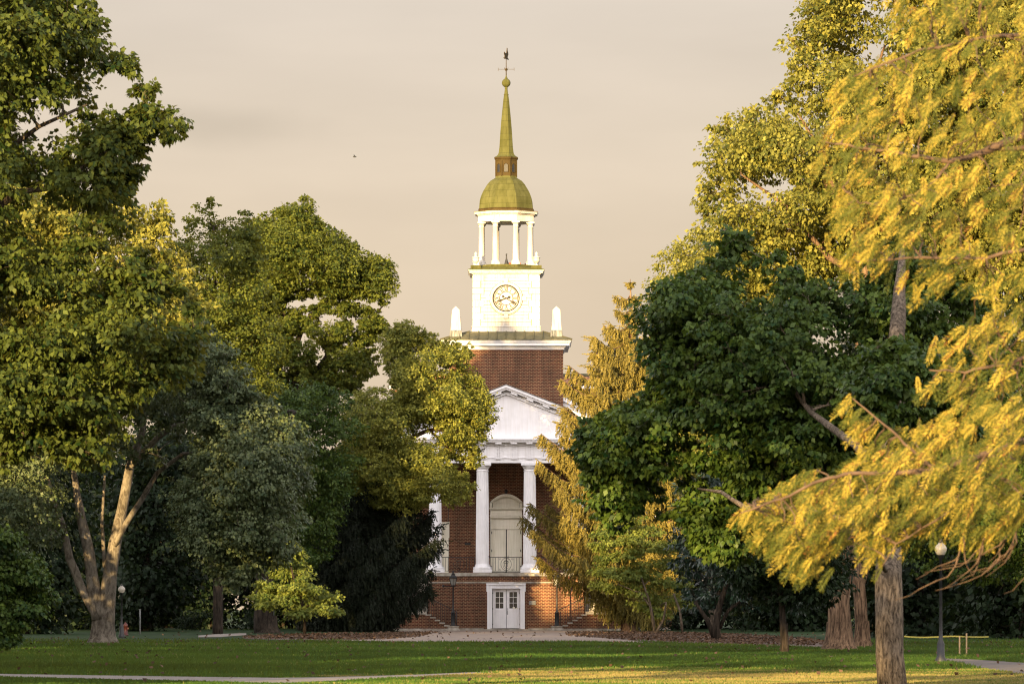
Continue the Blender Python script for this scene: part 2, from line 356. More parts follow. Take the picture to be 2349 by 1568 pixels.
def leaf_arrays(c, dr, nm, L_, W_, fold=.12, mid=.42):
    """rhombic folded leaves -> verts (4N,3), idx"""
    n = len(c)
    dr = dr/np.linalg.norm(dr, axis=1, keepdims=True).clip(1e-6)
    sd = np.cross(dr, nm); sd /= np.linalg.norm(sd, axis=1, keepdims=True).clip(1e-6)
    nn = np.cross(sd, dr)
    L_ = np.broadcast_to(L_, n)[:, None]; W_ = np.broadcast_to(W_, n)[:, None]
    v = np.empty((n, 4, 3))
    v[:, 0] = c; v[:, 2] = c+dr*L_
    m = c+dr*L_*mid+nn*W_*fold
    v[:, 1] = m+sd*W_*.5; v[:, 3] = m-sd*W_*.5
    return v.reshape(-1, 3), np.arange(4*n)
def in_poly(pts, poly):
    poly = np.asarray(poly, float); x, y = pts[:, 0], pts[:, 1]; c = np.zeros(len(pts), bool)
    for i in range(len(poly)):
        x0, y0 = poly[i]; x1, y1 = poly[i-1]
        if y0 == y1: continue
        c ^= ((y0 > y) != (y1 > y)) & (x < (x1-x0)*(y-y0)/(y1-y0)+x0)
    return c
def edge_dist(pts, poly):
    poly = np.asarray(poly, float); d = np.full(len(pts), 1e9)
    for i in range(len(poly)):
        a = poly[i-1]; b = poly[i]; ab = b-a
        t = np.clip(((pts-a)@ab)/max(ab@ab, 1e-9), 0, 1)
        q = a+t[:, None]*ab; d = np.minimum(d, np.linalg.norm(pts-q, axis=1))
    return d

# grass blades (clipped to the field the camera sees plus a margin)
def grass():
    n = 330000
    # stratified in 1/d so that near ground gets more blades
    y = 88+ (1-np.sqrt(rng.random(n)))*140
    x = (rng.random(n)*2-1)*(.122*y+5)
    d = y; px = x*S/d+AX; py = HY+S*EYE/d
    keep = np.ones(n, bool)
    q = np.stack([px, py], 1)
    keep &= ~in_poly(q, [(-900,1536),(-300,1541),(0,1545.5),(200,1548.5),(400,1551.5),(560,1553.5),(640,1554.5),(740,1553.2),(860,1550),(960,1547),(1060,1542.5),(1130,1540.8),(1130,1542.5),(1060,1546.7),(960,1552.7),(860,1556.8),(740,1563),(640,1567.5),(560,1566),(400,1561),(200,1556.5),(0,1552.5),(-900,1542.5)])
    w = np.stack([x, y], 1)
    keep &= ~in_poly(w, entry)
    keep &= ~in_poly(q, [(560,1464.5),(640,1466.5),(760,1468),(880,1467),(960,1440),(500,1440)])
    keep &= ~in_poly(q, [(1300,1459),(1360,1462),(1450,1468.5),(1560,1474),(1700,1479),(1850,1483),(1905,1486),(1950,1440),(1300,1440)])
    keep &= ~in_poly(q, [(2150,1510),(2150,1512),(2230,1530),(2349,1546),(2700,1580),(2700,1530),(2349,1520),(2230,1512)])
    keep &= rng.random(n) < np.where(y < 111, .8, 1)
    x = x[keep]; y = y[keep]; n = len(x)
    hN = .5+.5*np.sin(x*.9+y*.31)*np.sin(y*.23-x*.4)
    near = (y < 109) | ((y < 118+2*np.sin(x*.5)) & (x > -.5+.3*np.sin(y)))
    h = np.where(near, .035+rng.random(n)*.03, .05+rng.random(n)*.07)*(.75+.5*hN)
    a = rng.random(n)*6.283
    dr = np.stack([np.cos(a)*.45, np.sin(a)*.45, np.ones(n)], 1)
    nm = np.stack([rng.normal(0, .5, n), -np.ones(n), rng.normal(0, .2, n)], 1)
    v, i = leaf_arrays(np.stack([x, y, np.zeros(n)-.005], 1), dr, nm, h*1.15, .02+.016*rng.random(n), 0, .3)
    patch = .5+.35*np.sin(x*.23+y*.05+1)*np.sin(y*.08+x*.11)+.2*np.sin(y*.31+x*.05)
    var = np.clip(patch*.5+rng.random(n)*.3-.08+np.where(near, np.where(x > -2.5+2*np.sin(y*.7), .50+.12*np.sin(x*.8+y*1.3), .10), 0)+(rng.random(n) < .04)*.4, 0, 1)  # near right turf is tan; the raised tone also paints its sunlit band
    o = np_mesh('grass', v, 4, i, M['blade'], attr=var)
    tag(o, 'short mown green grass covering the lawn in front of the chapel', 'grass', kind='stuff')
grass()
def litter():
    n = 26000
    y = 185+rng.random(n)*95; x = (rng.random(n)*2-1)*24
    px = x*S/y+AX; py = HY+S*EYE/y; q = np.stack([px, py], 1)
    k = in_poly(q, [(560,1459),(640,1456),(760,1453),(1010,1450),(960,1461),(880,1467),(760,1468),(560,1464.5)]) | in_poly(q, [(1300,1449.5),(1450,1449.5),(1560,1451),(1700,1455),(1850,1464),(1905,1474),(1905,1486),(1850,1483),(1700,1479),(1560,1474),(1450,1468.5),(1300,1458.5)])
    k |= (rng.random(n) < .015) & (y > 215)
    x = x[k]; y = y[k]; n = len(x)
    y2 = 94+rng.random(520)**.8*110; x2 = (rng.random(520)*2-1)*.118*y2; x = np.concatenate([x, x2]); y = np.concatenate([y, y2]); n = len(x)
    a = rng.random(n)*6.283
    dr = np.stack([np.cos(a), np.sin(a), rng.random(n)*.9], 1)
    nm = np.stack([rng.normal(0, .6, n), rng.normal(0, .6, n)-.3, np.ones(n)], 1)
    v, i = leaf_arrays(np.stack([x, y, .015+rng.random(n)*.03+.04*(y < 200)*(np.arange(n) >= n-520)], 1), dr, nm, np.where(np.arange(n) >= n-520, .07, .12)+rng.random(n)*.06, .09+.05*rng.random(n))
    o = np_mesh('fallen_leaves', v, 4, i, M['l_litter'], attr=rng.random(n))
    tag(o, 'dry brown fallen leaves scattered on the soil beds beside the forecourt', 'leaf litter', kind='stuff')
litter()

# ------------------------------------------------------------------ foliage machinery
def rand_dirs(n):
    v = rng.normal(size=(n, 3)); return v/np.linalg.norm(v, axis=1, keepdims=True)
class Foliage:
    def __init__(s): s.V = []; s.A = []
    def leaves(s, c, dr, nm, L_, W_, var, fold=.12, mid=.42):
        v, _ = leaf_arrays(c, dr, nm, L_, W_, fold, mid); s.V.append(v); s.A.append(var)
    def build(s, name, mat, parent):
        v = np.concatenate(s.V); a = np.concatenate(s.A)
        return np_mesh(name, v, 4, np.arange(len(v)), mat, parent, attr=np.clip(a, 0, 1))
def fill_mass(F, c, r, n_sub, sub_r, n_leaf, leaf, squash=.8, flat=.55, droop=.5, shell=.62, wr=.75, jitter_var=.22):
    """one leafy mass: n_sub leaf clusters on/in a ball of radius r, n_leaf leaves in each"""
    dv = rand_dirs(n_sub); rr = r*np.clip(rng.normal(.80, .24, n_sub), .25, 1.4)[:, None]
    sub = np.asarray(c)+dv*rr*np.array([1, 1, squash])
    svar = rng.random(n_sub)
    n = n_sub*n_leaf
    sr = sub_r*(.55+.8*rng.random(n_sub))
    o = rand_dirs(n)*(rng.random(n)**.5)[:, None]
    rep = np.repeat(np.arange(n_sub), n_leaf)
    o = o*sr[rep][:, None]*np.array([1, 1, flat])
    rad = np.linalg.norm(o[:, :2], axis=1)
    o[:, 2] -= rad*rad/np.maximum(sr[rep], .01)*.45
    pos = sub[rep]+o
    out = dv[rep]*.5+o/np.maximum(sr[rep], .01)[:, None]
    dr = out+rng.normal(0, .45, (n, 3)); dr[:, 2] -= droop
    nm = np.stack([rng.normal(0, .5, n)+dv[rep][:, 0]*.9, rng.normal(0, .5, n)+dv[rep][:, 1]*.9, .15+.55*rng.random(n)], 1)
    L_ = leaf*(.5+.95*rng.random(n))
    F.leaves(pos, dr, nm, L_, L_*wr, .5+(svar[rep]-.5)*.55+rng.normal(0, jitter_var, n))
    return sub
def curve_pts(a, b, n=6, sag=.1, wob=.05):
    a = Vector(a); b = Vector(b); Ln = (b-a).length; out = []
    ph = random.random()*6
    for i in range(n+1):
        t = i/n; p = a.lerp(b, t)
        p = p+Vector((math.sin(ph+t*5)*wob*Ln*.5*math.sin(t*3.14), math.cos(ph+t*4)*wob*Ln*.5*math.sin(t*3.14), sag*Ln*math.sin(t*math.pi)))
        out.append(p)
    return out
def ragged(poly, amp):
    out = []; n = len(poly)
    for i in range(n):
        a = np.array(poly[i], float); b = np.array(poly[(i+1) % n], float); L_ = np.linalg.norm(b-a); k = max(1, int(L_/(amp*2.2)))
        nv = np.array([b[1]-a[1], a[0]-b[0]])/max(L_, 1e-6)
        for j in range(k):
            t = j/k; p = a+(b-a)*t
            if j: p = p+nv*rng.normal(0, amp*.55)
            out.append(tuple(p))
    return out
def poly_masses(poly, d, r_m, n_mass, depth, holes=(), tight=.85, front=.0):
    poly = ragged(poly, r_m*.5*S/d)
    """mass centres inside a crown outline; thickness follows the outline so the crown is a solid volume"""
    sc_ = S/d; poly = np.asarray(poly, float)
    lo = poly.min(0); hi = poly.max(0); out = []; tries = 0
    cand = lo+(hi-lo)*rng.random((n_mass*80, 2)); cand = cand[in_poly(cand, poly)]
    e = edge_dist(cand, poly)/sc_
    pts = []
    for i in range(len(cand)):
        if len(pts) >= n_mass: break
        r = min(r_m*(.6+.6*rng.random()), e[i]*1.0/tight+.12*r_m)
        if r < .25*r_m: continue
        if any((cand[i, 0]-h[0])**2+(cand[i, 1]-h[1])**2 < (h[2]+r*sc_*.72)**2 for h in holes): continue
        dm = min(depth, e[i]*1.6+.2)
        dd = (rng.random()*2-1)*dm
        q = (cand[i, 0], cand[i, 1], dd)
        ok = True
        for p_ in pts:
            if (p_[0]-q[0])**2+(p_[1]-q[1])**2+((p_[2]-dd)*sc_)**2 < (.5*r*sc_)**2: ok = False; break
        if not ok: continue
        pts.append(q); p3 = P(cand[i, 0], cand[i, 1], d); f = (d+dd)/d
        out.append((Vector((p3.x*f, d+dd, EYE+(p3.z-EYE)*f)), r))
    return out
def limbs(mb, nodes, masses, r0=.09, thin=1.0, frac=1.0):
    """grow boughs outwards: each mass hangs on the nearest wood already grown"""
    NP = np.array([tuple(n[0]) for n in nodes]); NR = np.array([n[1] for n in nodes])
    todo = [m for m in masses if random.random() < frac]
    if not todo: return
    C = np.array([tuple(c) for c, r in todo]); left = list(range(len(todo)))
    def cost(c, P_): 
        dv = c-P_; return np.linalg.norm(dv, axis=1)+np.maximum(0, -dv[:, 2])*.8
    best = [float(cost(C[i], NP).min()) for i in left]
    while left:
        j = int(np.argmin(best)); i = left.pop(j); best.pop(j)
        k = int(np.argmin(cost(C[i], NP))); c = Vector(C[i]); ra = min(NR[k]*.72, r0)
        pts = curve_pts(NP[k], c, 5, .06, .16)
        rr = [max(.008, ra*(1-.55*q/5)) for q in range(6)]
        mb.tube(pts, rr, 6 if ra > .03 else 5, .08)
        newp = np.array([tuple(p) for p in pts[2:]]); NP = np.vstack([NP, newp]); NR = np.concatenate([NR, rr[2:]])
        for q, ii in enumerate(left): best[q] = min(best[q], float(cost(C[ii], newp).min()))
        r = todo[i][1]
        for q in range(3):
            e_ = c+Vector(tuple(rand_dirs(1)[0]))*r*.85
            mb.tube(curve_pts(pts[4], e_, 3, .05, .2), [rr[5]*.6, rr[5]*.45, rr[5]*.3, rr[5]*.15], 4)
def trunk_nodes(mb, stems, d, n=12, rough=.05, step=.45):
    """stems: lists of (px,py,depth offset,radius); resampled so bark wobbles"""
    nodes = []
    for st in stems:
        pts = []
        for px, py, dd, r in st: pts.append((P(px, py, d+dd), r, 0.))
        P3 = []; RR = []
        for i in range(len(pts)-1):
            a, ra, da = pts[i]; b, rb, db = pts[i+1]
            a = Vector((a.x, a.y+da, a.z)); b = Vector((b.x, b.y+db, b.z))
            m = max(1, int((b-a).length/step))
            for k in range(m):
                t = k/m; P3.append(a.lerp(b, t)+Vector((rng.normal(0, 1), rng.normal(0, 1), 0))*(ra*.04)); RR.append(ra+(rb-ra)*t)
        a, ra, da = pts[-1]; P3.append(Vector((a.x, a.y+da, a.z))); RR.append(ra)
        mb.tube(P3, RR, n, rough)
        nodes += [(p, r) for p, r in zip(P3, RR)]
    return nodes
def flare(mb, px, d, r, n=14):
    """root flare around a trunk base"""
    x = X(px, d); mb.lathe([(r*1.75, -.1), (r*1.45, .08), (r*1.2, .3), (r*1.05, .7), (r, 1.0)], x, d, n, 0.2, True)

def tree(name, label, base, stems, crowns, leafmat, barkmat, leaf=.14, dens=1.0, group='trees around the chapel lawn', r0=.1, sub_r=None, n_sub=26, n_leaf=22,
         squash=.68, flat=.5, droop=.5, limbfrac=1.0, flr=None, wr=.75, cat='tree', nodes_from=0, shell=.62):
    """base=(px,d); crowns: list of dict(poly,d,r,n,depth,holes) or dict(layers=[(px,py,halfw)],d)"""
    d0 = base[1]; root = empty(name, (X(base[0], d0), d0, 0), label, cat, group)
    mb = MB(); nodes = trunk_nodes(mb, stems, d0)
    if flr: flare(mb, base[0], d0, flr)
    F = Foliage(); allm = []
    for cr in crowns:
        if 'poly' in cr: ms = poly_masses(cr['poly'], cr['d'], cr['r'], cr['n'], cr['depth'], cr.get('holes', ()))
        else: ms = [(P(px, py, cr['d'])+Vector((0, dd, 0)), hw*cr['d']/S) for px, py, hw, dd in cr['layers']]
        for c, r in ms:
            sr = cr.get('sub', sub_r) or r*.34
            k = cr.get('dens', dens)
            ns = max(5, int(n_sub*k*(r/cr.get('r', r))**1.6)); 
            fill_mass(F, c, r, ns, sr, n_leaf, cr.get('leaf', leaf), cr.get('squash', squash), flat, droop, shell, wr)
        allm += ms
    usable = [n for n in nodes if n[0].z > 1.5] or nodes
    limbs(mb, usable, allm, r0, 1.0, limbfrac)
    mb.build('trunk', barkmat, root)
    F.build('crown', leafmat, root)
    return root

TREES = True
if TREES:
    # ---- left side
    tree('maple_tree', 'tall green maple filling the top left corner, one dark bough reaching right over the sky', (-260, 112),
         [[(-260,1560,0,.42),(-240,1300,0,.36),(-200,900,0,.30),(-150,500,0,.22),(-60,150,0,.12),(0,-100,0,.06)],
          [(-215,1180,0,.16),(-80,1090,-.3,.13),(0,1047,-.6,.10),(35,1012,-.8,.07),(90,960,-.8,.04)],
          [(-170,620,0,.14),(-60,520,-.4,.10),(40,440,-.5,.08),(130,430,-.5,.05),(260,330,-.3,.035),(340,270,0,.02)],
          [(-150,400,0,.10),(20,340,0,.07),(90,290,0,.05),(200,240,0,.03)]],
         [dict(poly=[(-190,-260),(60,-260),(180,-70),(205,0),(215,20),(258,62),(252,98),(300,122),(312,140),(300,170),(262,196),(262,215),(235,228),(262,260),(312,238),(312,208),(325,178),(352,188),(368,220),(424,252),(430,275),(396,335),(345,318),(318,345),(325,395),(300,430),(290,470),(300,520),(240,560),(150,640),(60,700),(-190,700)],
               d=112, r=.85, n=260, depth=2.8, holes=[(80,283,20),(240,212,14),(55,500,22),(150,505,16)]),
          dict(poly=[(-190,640),(60,600),(130,610),(230,570),(300,560),(380,620),(440,680),(468,740),(450,810),(420,880),(330,900),(290,950),(262,1050),(215,1082),(150,1050),(90,1075),(40,1050),(-20,1090),(-190,1050)],
               d=112, r=.8, n=190, depth=2.6, holes=[(90,640,30),(190,580,22),(60,700,18),(395,700,16)])],
         M['l_maple'], M['bark'], leaf=.135, n_sub=20, n_leaf=26, r0=.08, flat=.5, droop=.6, limbfrac=.8)
    tree('linden_tree', 'grey green weeping linden at the left with pale trunks forking low above the lawn', (236, 196),
         [[(236,1478,0,.52),(238,1440,0,.44),(242,1400,0,.40),(252,1320,0,.30),(265,1240,0,.26),(282,1160,0,.22),(298,1070,0,.19),(328,985,0,.14),(332,880,0,.09),(340,780,0,.05)],
          [(226,1420,-.15,.30),(213,1340,-.2,.27),(203,1260,-.2,.24),(186,1190,-.2,.20),(170,1090,-.2,.12),(150,980,0,.08)],
          [(220,1410,-.1,.22),(186,1345,-.1,.19),(160,1280,-.1,.17),(142,1200,-.1,.14),(110,1100,0,.08)],
          [(298,1070,0,.15),(330,1035,-.3,.13),(365,1000,-.5,.12),(400,978,-.6,.11),(440,968,-.7,.10),(468,984,-.8,.08),(520,1040,-.8,.05)],
          [(262,1250,-.2,.13),(292,1195,-.4,.12),(322,1150,-.5,.11),(360,1085,-.5,.10),(420,1040,-.6,.08),(480,1040,-.6,.04)],
          [(240,1300,.2,.08),(234,1200,.2,.07),(240,1090,.2,.05)]],
         [dict(poly=[(-120,720),(60,660),(200,640),(330,640),(430,700),(500,800),(480,960),(400,1010),(370,1060),(330,1080),(300,1040),(250,1050),(220,1080),(180,1180),(110,1290),(0,1300),(-120,1280)],
               d=194, r=1.3, n=140, depth=4.5, dens=.95),
          dict(poly=[(470,735),(512,760),(545,820),(560,880),(612,890),(640,950),(672,960),(700,1010),(710,1080),(700,1150),(702,1200),(670,1265),(640,1300),(598,1310),(560,1350),(515,1372),(490,1300),(430,1240),(390,1150),(430,1080),(450,1000),(430,900),(440,800)],
               d=191, r=1.15, n=150, depth=3.4, dens=1.25),
          dict(poly=[(270,880),(440,860),(450,960),(400,985),(340,960),(290,1000)], d=198, r=.8, n=34, depth=1.5)],
         M['l_linden'], M['bark_pale'], leaf=.125, n_sub=34, n_leaf=22, r0=.1, flat=.6, droop=.9, flr=.46, wr=.85)
    tree('yellow_green_tree', 'sunlit yellow green tree glowing behind the maple on the far left', (-130, 181),
         [[(-130,1480,0,.35),(-110,1200,0,.28),(-40,900,0,.18),(120,600,0,.06)]],
         [dict(poly=[(-160,440),(-40,420),(60,415),(160,430),(260,450),(330,415),(350,425),(392,465),(385,520),(400,560),(450,620),(480,700),(430,780),(300,820),(100,900),(-60,860),(-160,800)],
               d=180, r=1.1, n=200, depth=2.2)],
         M['l_yellow'], M['bark'], leaf=.17, n_sub=28, n_leaf=20, droop=.5)
    tree('slender_ash_tree', 'narrow upright tree with sunlit yellow tip between the maple and the round oak', (500, 262),
         [[(500,1456,0,.3),(500,1100,0,.24),(495,800,0,.15),(490,520,0,.05)]],
         [dict(poly=[(425,500),(440,480),(480,438),(498,480),(540,500),(560,470),(580,500),(600,560),(620,700),(640,900),(600,1040),(480,1060),(420,900),(380,700),(400,560)],
               d=262, r=1.2, n=170, depth=4)],
         M['l_oak'], M['bark_dark'], leaf=.15, n_sub=30, n_leaf=20)
    tree('round_oak_tree', 'large round oak with sky showing through its limbs, left of the chapel tower', (690, 298),
         [[(700,1450,0,.5),(700,1200,0,.42),(690,950,0,.36),(672,820,0,.30),(650,720,0,.2),(640,600,0,.1)],
          [(690,950,0,.25),(720,860,0,.2),(760,800,0,.12),(820,760,0,.08),(880,700,0,.04)],
          [(672,820,0,.2),(690,760,0,.16),(740,690,0,.12),(800,660,0,.08),(860,620,0,.04)],
          [(660,770,0,.16),(610,700,0,.1),(590,600,0,.05)]],
         [dict(poly=[(540,620),(555,560),(572,500),(600,490),(622,478),(660,470),(690,448),(708,452),(722,500),(765,520),(800,545),(850,575),(890,590),(902,640),(910,668),(885,700),(820,680),(760,690),(700,680),(660,690),(620,740),(560,760),(530,700)],
               d=298, r=1.05, n=300, depth=4.5, holes=[(705,640,2)]),
          dict(poly=[(560,760),(620,740),(660,700),(720,700),(800,690),(880,700),(890,745),(860,800),(870,850),(820,900),(740,920),(660,960),(580,960),(540,860)],
               d=298, r=.75, n=230, depth=3, dens=.8, holes=[(745,735,12),(700,775,6),(812,745,6),(742,815,5)])],
         M['l_oak'], M['bark_dark'], leaf=.15, n_sub=30, n_leaf=20, r0=.14)
    tree('shaded_oak_tree', 'dark green oak in deep shade between the grey green linden and the spruce', (615, 268),
         [[(605,1455,0,.55),(605,1380,0,.5),(610,1250,0,.42),(640,1100,0,.3),(670,950,0,.15)]],
         [dict(poly=[(600,880),(660,860),(740,880),(800,900),(830,960),(830,1060),(790,1150),(760,1280),(700,1330),(620,1330),(560,1240),(560,1000)],
               d=275, r=1.2, n=150, depth=3.4)],
         M['l_maple_dark'], M['bark_dark'], leaf=.15, n_sub=30, n_leaf=20, flr=.5)
    tree('pin_oak_tree', 'pin oak overhanging the left of the portico, its upper right side sunlit yellow', (868, 284),
         [[(868,1447,0,.4),(870,1200,0,.34),(880,1060,0,.27),(915,930,0,.16),(930,820,0,.07)],
          [(880,1060,0,.2),(930,1010,-.4,.15),(985,985,-.8,.11),(1040,985,-1,.07),(1090,960,-1,.03)],
          [(876,1130,0,.18),(930,1090,-.4,.13),(1000,1070,-.6,.09),(1060,1110,-.6,.04)],
          [(985,985,-.8,.08),(1020,1020,-1,.06),(1060,1055,-1.2,.03)]],
         [dict(poly=[(885,760),(908,742),(945,732),(965,762),(985,755),(1010,785),(1045,775),(1060,792),(1082,790),(1078,825),(1085,850),(1108,868),(1110,890),(1132,905),(1136,935),(1125,965),(1118,1000),(1095,1020),(1104,1045),(1088,1078),(1060,1062),(1015,1040),(990,1000),(940,985),(905,950),(905,890),(880,830)],
               d=283, r=1.0, n=190, depth=3.2, holes=[(985,990,8),(1010,850,5)]),
          dict(poly=[(780,930),(830,890),(900,880),(940,980),(980,1010),(1060,1080),(1092,1095),(1078,1130),(1072,1160),(1050,1182),(1020,1150),(970,1160),(930,1185),(860,1160),(800,1130),(768,1060),(770,980)],
               d=281, r=1.1, n=150, depth=3.4)],
         M['l_pinoak'], M['bark_orange'], leaf=.13, n_sub=32, n_leaf=22, r0=.1, flat=.6)
    # ---- right side
    tree('dark_maple_tree', 'big shaded maple right of the portico, its grey trunk cut by the lower right edge', (2046, 93),
         [[(2047,1600,0,.30),(2044,1500,0,.285),(2040,1400,0,.27),(2038,1320,0,.26),(2040,1200,1.5,.25),(2050,1000,4,.22),(2055,800,6,.175),(2062,700,7,.155),(2068,610,8,.09),(2070,540,9,.03)],
          [(2040,1120,2.5,.13),(1965,1022,4,.085),(1900,975,6,.075),(1860,945,8,.055),(1790,860,10,.04),(1755,800,11,.03),(1722,745,12,.025),(1690,690,12,.015)],
          [(1755,800,11,.03),(1770,740,12,.025),(1790,690,12,.015)],
          [(2040,1230,1.5,.10),(1930,1190,3,.075),(1800,1160,5,.07),(1712,1165,6,.06),(1680,1145,7,.045),(1655,1128,7.5,.04),(1600,1120,9,.02)]],
         [dict(poly=[(1490,640),(1545,625),(1590,608),(1625,600),(1635,560),(1660,510),(1695,495),(1722,560),(1790,570),(1850,620),(1950,640),(2010,590),(2075,500),(2150,590),(2260,690),(2330,900),(2240,1010),(2100,1040),(2000,1100),(1950,1180),(1850,1230),(1760,1200),(1700,1110),(1600,1080),(1540,1040),(1440,1000),(1400,950),(1440,900),(1500,870),(1480,800),(1475,720)],
               d=104, r=.8, n=360, depth=3.2, holes=[(1745,650,12),(1930,760,10),(1620,1010,8)]),
          dict(poly=[(1440,925),(1520,940),(1560,1060),(1700,1110),(1800,1200),(1760,1260),(1690,1292),(1630,1300),(1590,1250),(1560,1170),(1530,1200),(1480,1130),(1430,1230),(1390,1190),(1355,1150),(1350,1080),(1322,1030),(1345,960),(1390,948)],
               d=105, r=.6, n=175, depth=2.2, holes=[(1545,1090,12),(1560,1135,10),(1500,1170,8)]), dict(poly=[(1985,790),(2060,770),(2130,800),(2120,1000),(2090,1150),(2075,1240),(2000,1240),(1965,1100),(1960,950)], d=89, r=.5, n=70, depth=1.0)],
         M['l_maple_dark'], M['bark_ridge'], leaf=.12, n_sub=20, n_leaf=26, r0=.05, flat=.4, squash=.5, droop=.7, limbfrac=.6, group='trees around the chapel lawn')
    tree('tall_maple_tree', 'tall sunlit yellow green maple at upper right with a massive orange brown trunk', (1925, 168),
         [[(1926,1495,0,.48),(1925,1440,0,.42),(1924,1380,0,.38),(1932,1300,0,.34),(1948,1150,0,.31),(1965,950,0,.28),(1985,700,0,.24),(1990,600,0,.2),(2000,400,0,.15),(2010,150,0,.08)],
          [(1990,610,0,.16),(1930,480,0,.12),(1900,400,0,.09),(1868,320,0,.06),(1830,260,0,.03)],
          [(1988,640,0,.14),(1900,590,0,.1),(1800,470,0,.07),(1700,400,0,.03)]],
         [dict(poly=[(1900,-190),(1860,-60),(1841,5),(1850,40),(1795,90),(1791,115),(1815,150),(1790,205),(1750,225),(1715,245),(1691,238),(1660,275),(1625,258),(1630,300),(1595,322),(1600,370),(1622,400),(1606,450),(1612,490),(1588,520),(1600,640),(1750,700),(1950,650),(2200,700),(2500,700),(2520,-100),(2200,-240)],
               d=170, r=1.15, n=640, depth=4.2, holes=[(1991,114,12),(1848,250,8),(2020,30,6),(1772,418,6),(1700,447,6)])],
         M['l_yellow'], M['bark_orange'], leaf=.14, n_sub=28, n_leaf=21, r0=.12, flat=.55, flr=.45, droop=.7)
    tree('yellow_birch_tree', 'sunlit yellow tree rising between the spruce and the dark maple', (1640, 246),
         [[(1640,1458,0,.3),(1630,1200,0,.25),(1620,900,0,.18),(1600,650,0,.08)]],
         [dict(poly=[(1478,655),(1500,600),(1520,565),(1560,540),(1600,535),(1690,540),(1760,640),(1800,900),(1760,1100),(1600,1150),(1500,1050),(1470,900),(1500,760)],
               d=246, r=1.4, n=170, depth=4)],
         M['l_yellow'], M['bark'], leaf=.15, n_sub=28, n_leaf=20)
    tree('forked_tree', 'tree with a lit forked orange trunk just right of the massive trunk', (1978, 178),
         [[(1980,1486,0,.28),(1976,1420,0,.25),(1972,1350,0,.24),(1966,1300,0,.2),(1952,1240,0,.14)],
          [(1972,1350,0,.17),(1988,1290,0,.15),(2000,1220,0,.12),(2010,1100,0,.08)]],
         [dict(poly=[(1900,1000),(1960,700),(2150,640),(2560,640),(2560,1350),(2200,1330),(2120,1330),(2060,1250),(1980,1230),(1920,1200)], d=182, r=1.3, n=210, depth=4)],
         M['l_maple_dark'], M['bark_orange'], leaf=.15, n_sub=26, n_leaf=20, flr=.27)
    tree('magnolia_tree', 'dark glossy-leaved magnolia in shade with several low stems, right of the dogwood', (1645, 212),
         [[(1646,1474,0,.2),(1642,1440,0,.16),(1650,1390,0,.13),(1680,1300,0,.08)],[(1638,1460,0,.12),(1622,1420,0,.1),(1595,1380,0,.07)],[(1650,1440,.2,.1),(1670,1400,.2,.08),(1720,1360,0,.05)]],
         [dict(poly=[(1545,1130),(1620,1060),(1750,1040),(1850,1080),(1920,1150),(1960,1280),(1920,1370),(1850,1400),(1750,1390),(1660,1400),(1600,1420),(1570,1370),(1540,1290)],
               d=214, r=1.2, n=100, depth=3.5)],
         M['l_gloss'], M['bark_dark'], leaf=.2, n_sub=26, n_leaf=20, wr=.45)
    tree('young_tree', 'young tree with one slim straight dark trunk standing on the lawn at right', (1800, 156),
         [[(1801,1501,0,.17),(1799,1470,0,.12),(1796,1420,0,.105),(1790,1350,0,.09),(1775,1280,0,.07),(1765,1200,0,.04)],[(1792,1370,0,.05),(1830,1300,0,.04),(1870,1240,0,.02)]],
         [dict(poly=[(1680,1220),(1760,1160),(1850,1170),(1930,1220),(1955,1300),(1920,1370),(1850,1395),(1780,1390),(1710,1380),(1670,1310)], d=156, r=.9, n=60, depth=2.4)],
         M['l_dark'], M['bark_dark'], leaf=.17, n_sub=26, n_leaf=20, flr=.11, wr=.5)
    # ---- dogwoods: tiers of flat foliage
    def tiers(spec, dy=1.2): return [(a, b, c, (rng.random()*2-1)*dy) for a, b, c in spec]
    tree('dogwood_tree', 'small dogwood with flat tiers of leaves lit bright yellow at left below the linden', (697, 246),
         [[(699,1456,0,.09),(698,1410,0,.08),(690,1370,0,.07),(672,1320,0,.05),(660,1260,0,.03)]],
         [dict(layers=tiers([(655,1248,22),(668,1266,30),(640,1282,26),(672,1290,30),(645,1312,34),(690,1318,30),(612,1340,30),(640,1352,38),(680,1345,34),(715,1352,34),(748,1366,26),(600,1368,22),(660,1372,34),(700,1380,38),(740,1392,28),(762,1400,18),(690,1402,30),(610,1385,20)]), d=246, squash=.34, sub=.3, leaf=.15)],
         M['l_dogwood'], M['bark_dark'], n_sub=34, n_leaf=24, group='dogwoods at the lawn edge', flat=.35, droop=.6, r0=.04)
    tree('dogwood_tree', 'dogwood with drooping pale leaf tiers beside the right stair, sunlit yellow on its left side', (1502, 266),
         [[(1502,1455,0,.10),(1498,1420,0,.09),(1490,1380,0,.07),(1470,1320,0,.04)],[(1504,1452,0,.09),(1522,1420,0,.07),(1528,1380,0,.05)],[(1566,1453,-.5,.08),(1560,1400,-.5,.07),(1545,1360,-.5,.05)],[(1498,1400,0,.05),(1470,1360,0,.045),(1420,1340,0,.03)]],
         [dict(layers=tiers([(1388,1222,24),(1408,1204,28),(1440,1190,34),(1380,1250,26),(1412,1244,38),(1392,1278,32),(1440,1270,40),(1380,1308,22),(1410,1312,36),(1376,1338,18),(1410,1345,26),(1480,1215,36),(1500,1250,40),(1470,1300,42),(1530,1290,40),(1500,1332,44),(1460,1352,34),(1555,1335,38),(1530,1370,42),(1480,1384,34),(1572,1376,36),(1445,1322,34),(1545,1250,36),(1580,1300,34),(1450,1236,30),(1510,1402,26)]), d=267, squash=.36, sub=.32, leaf=.15)],
         M['l_dogwood'], M['bark'], n_sub=30, n_leaf=24, group='dogwoods at the lawn edge', flat=.35, droop=.6, r0=.04)
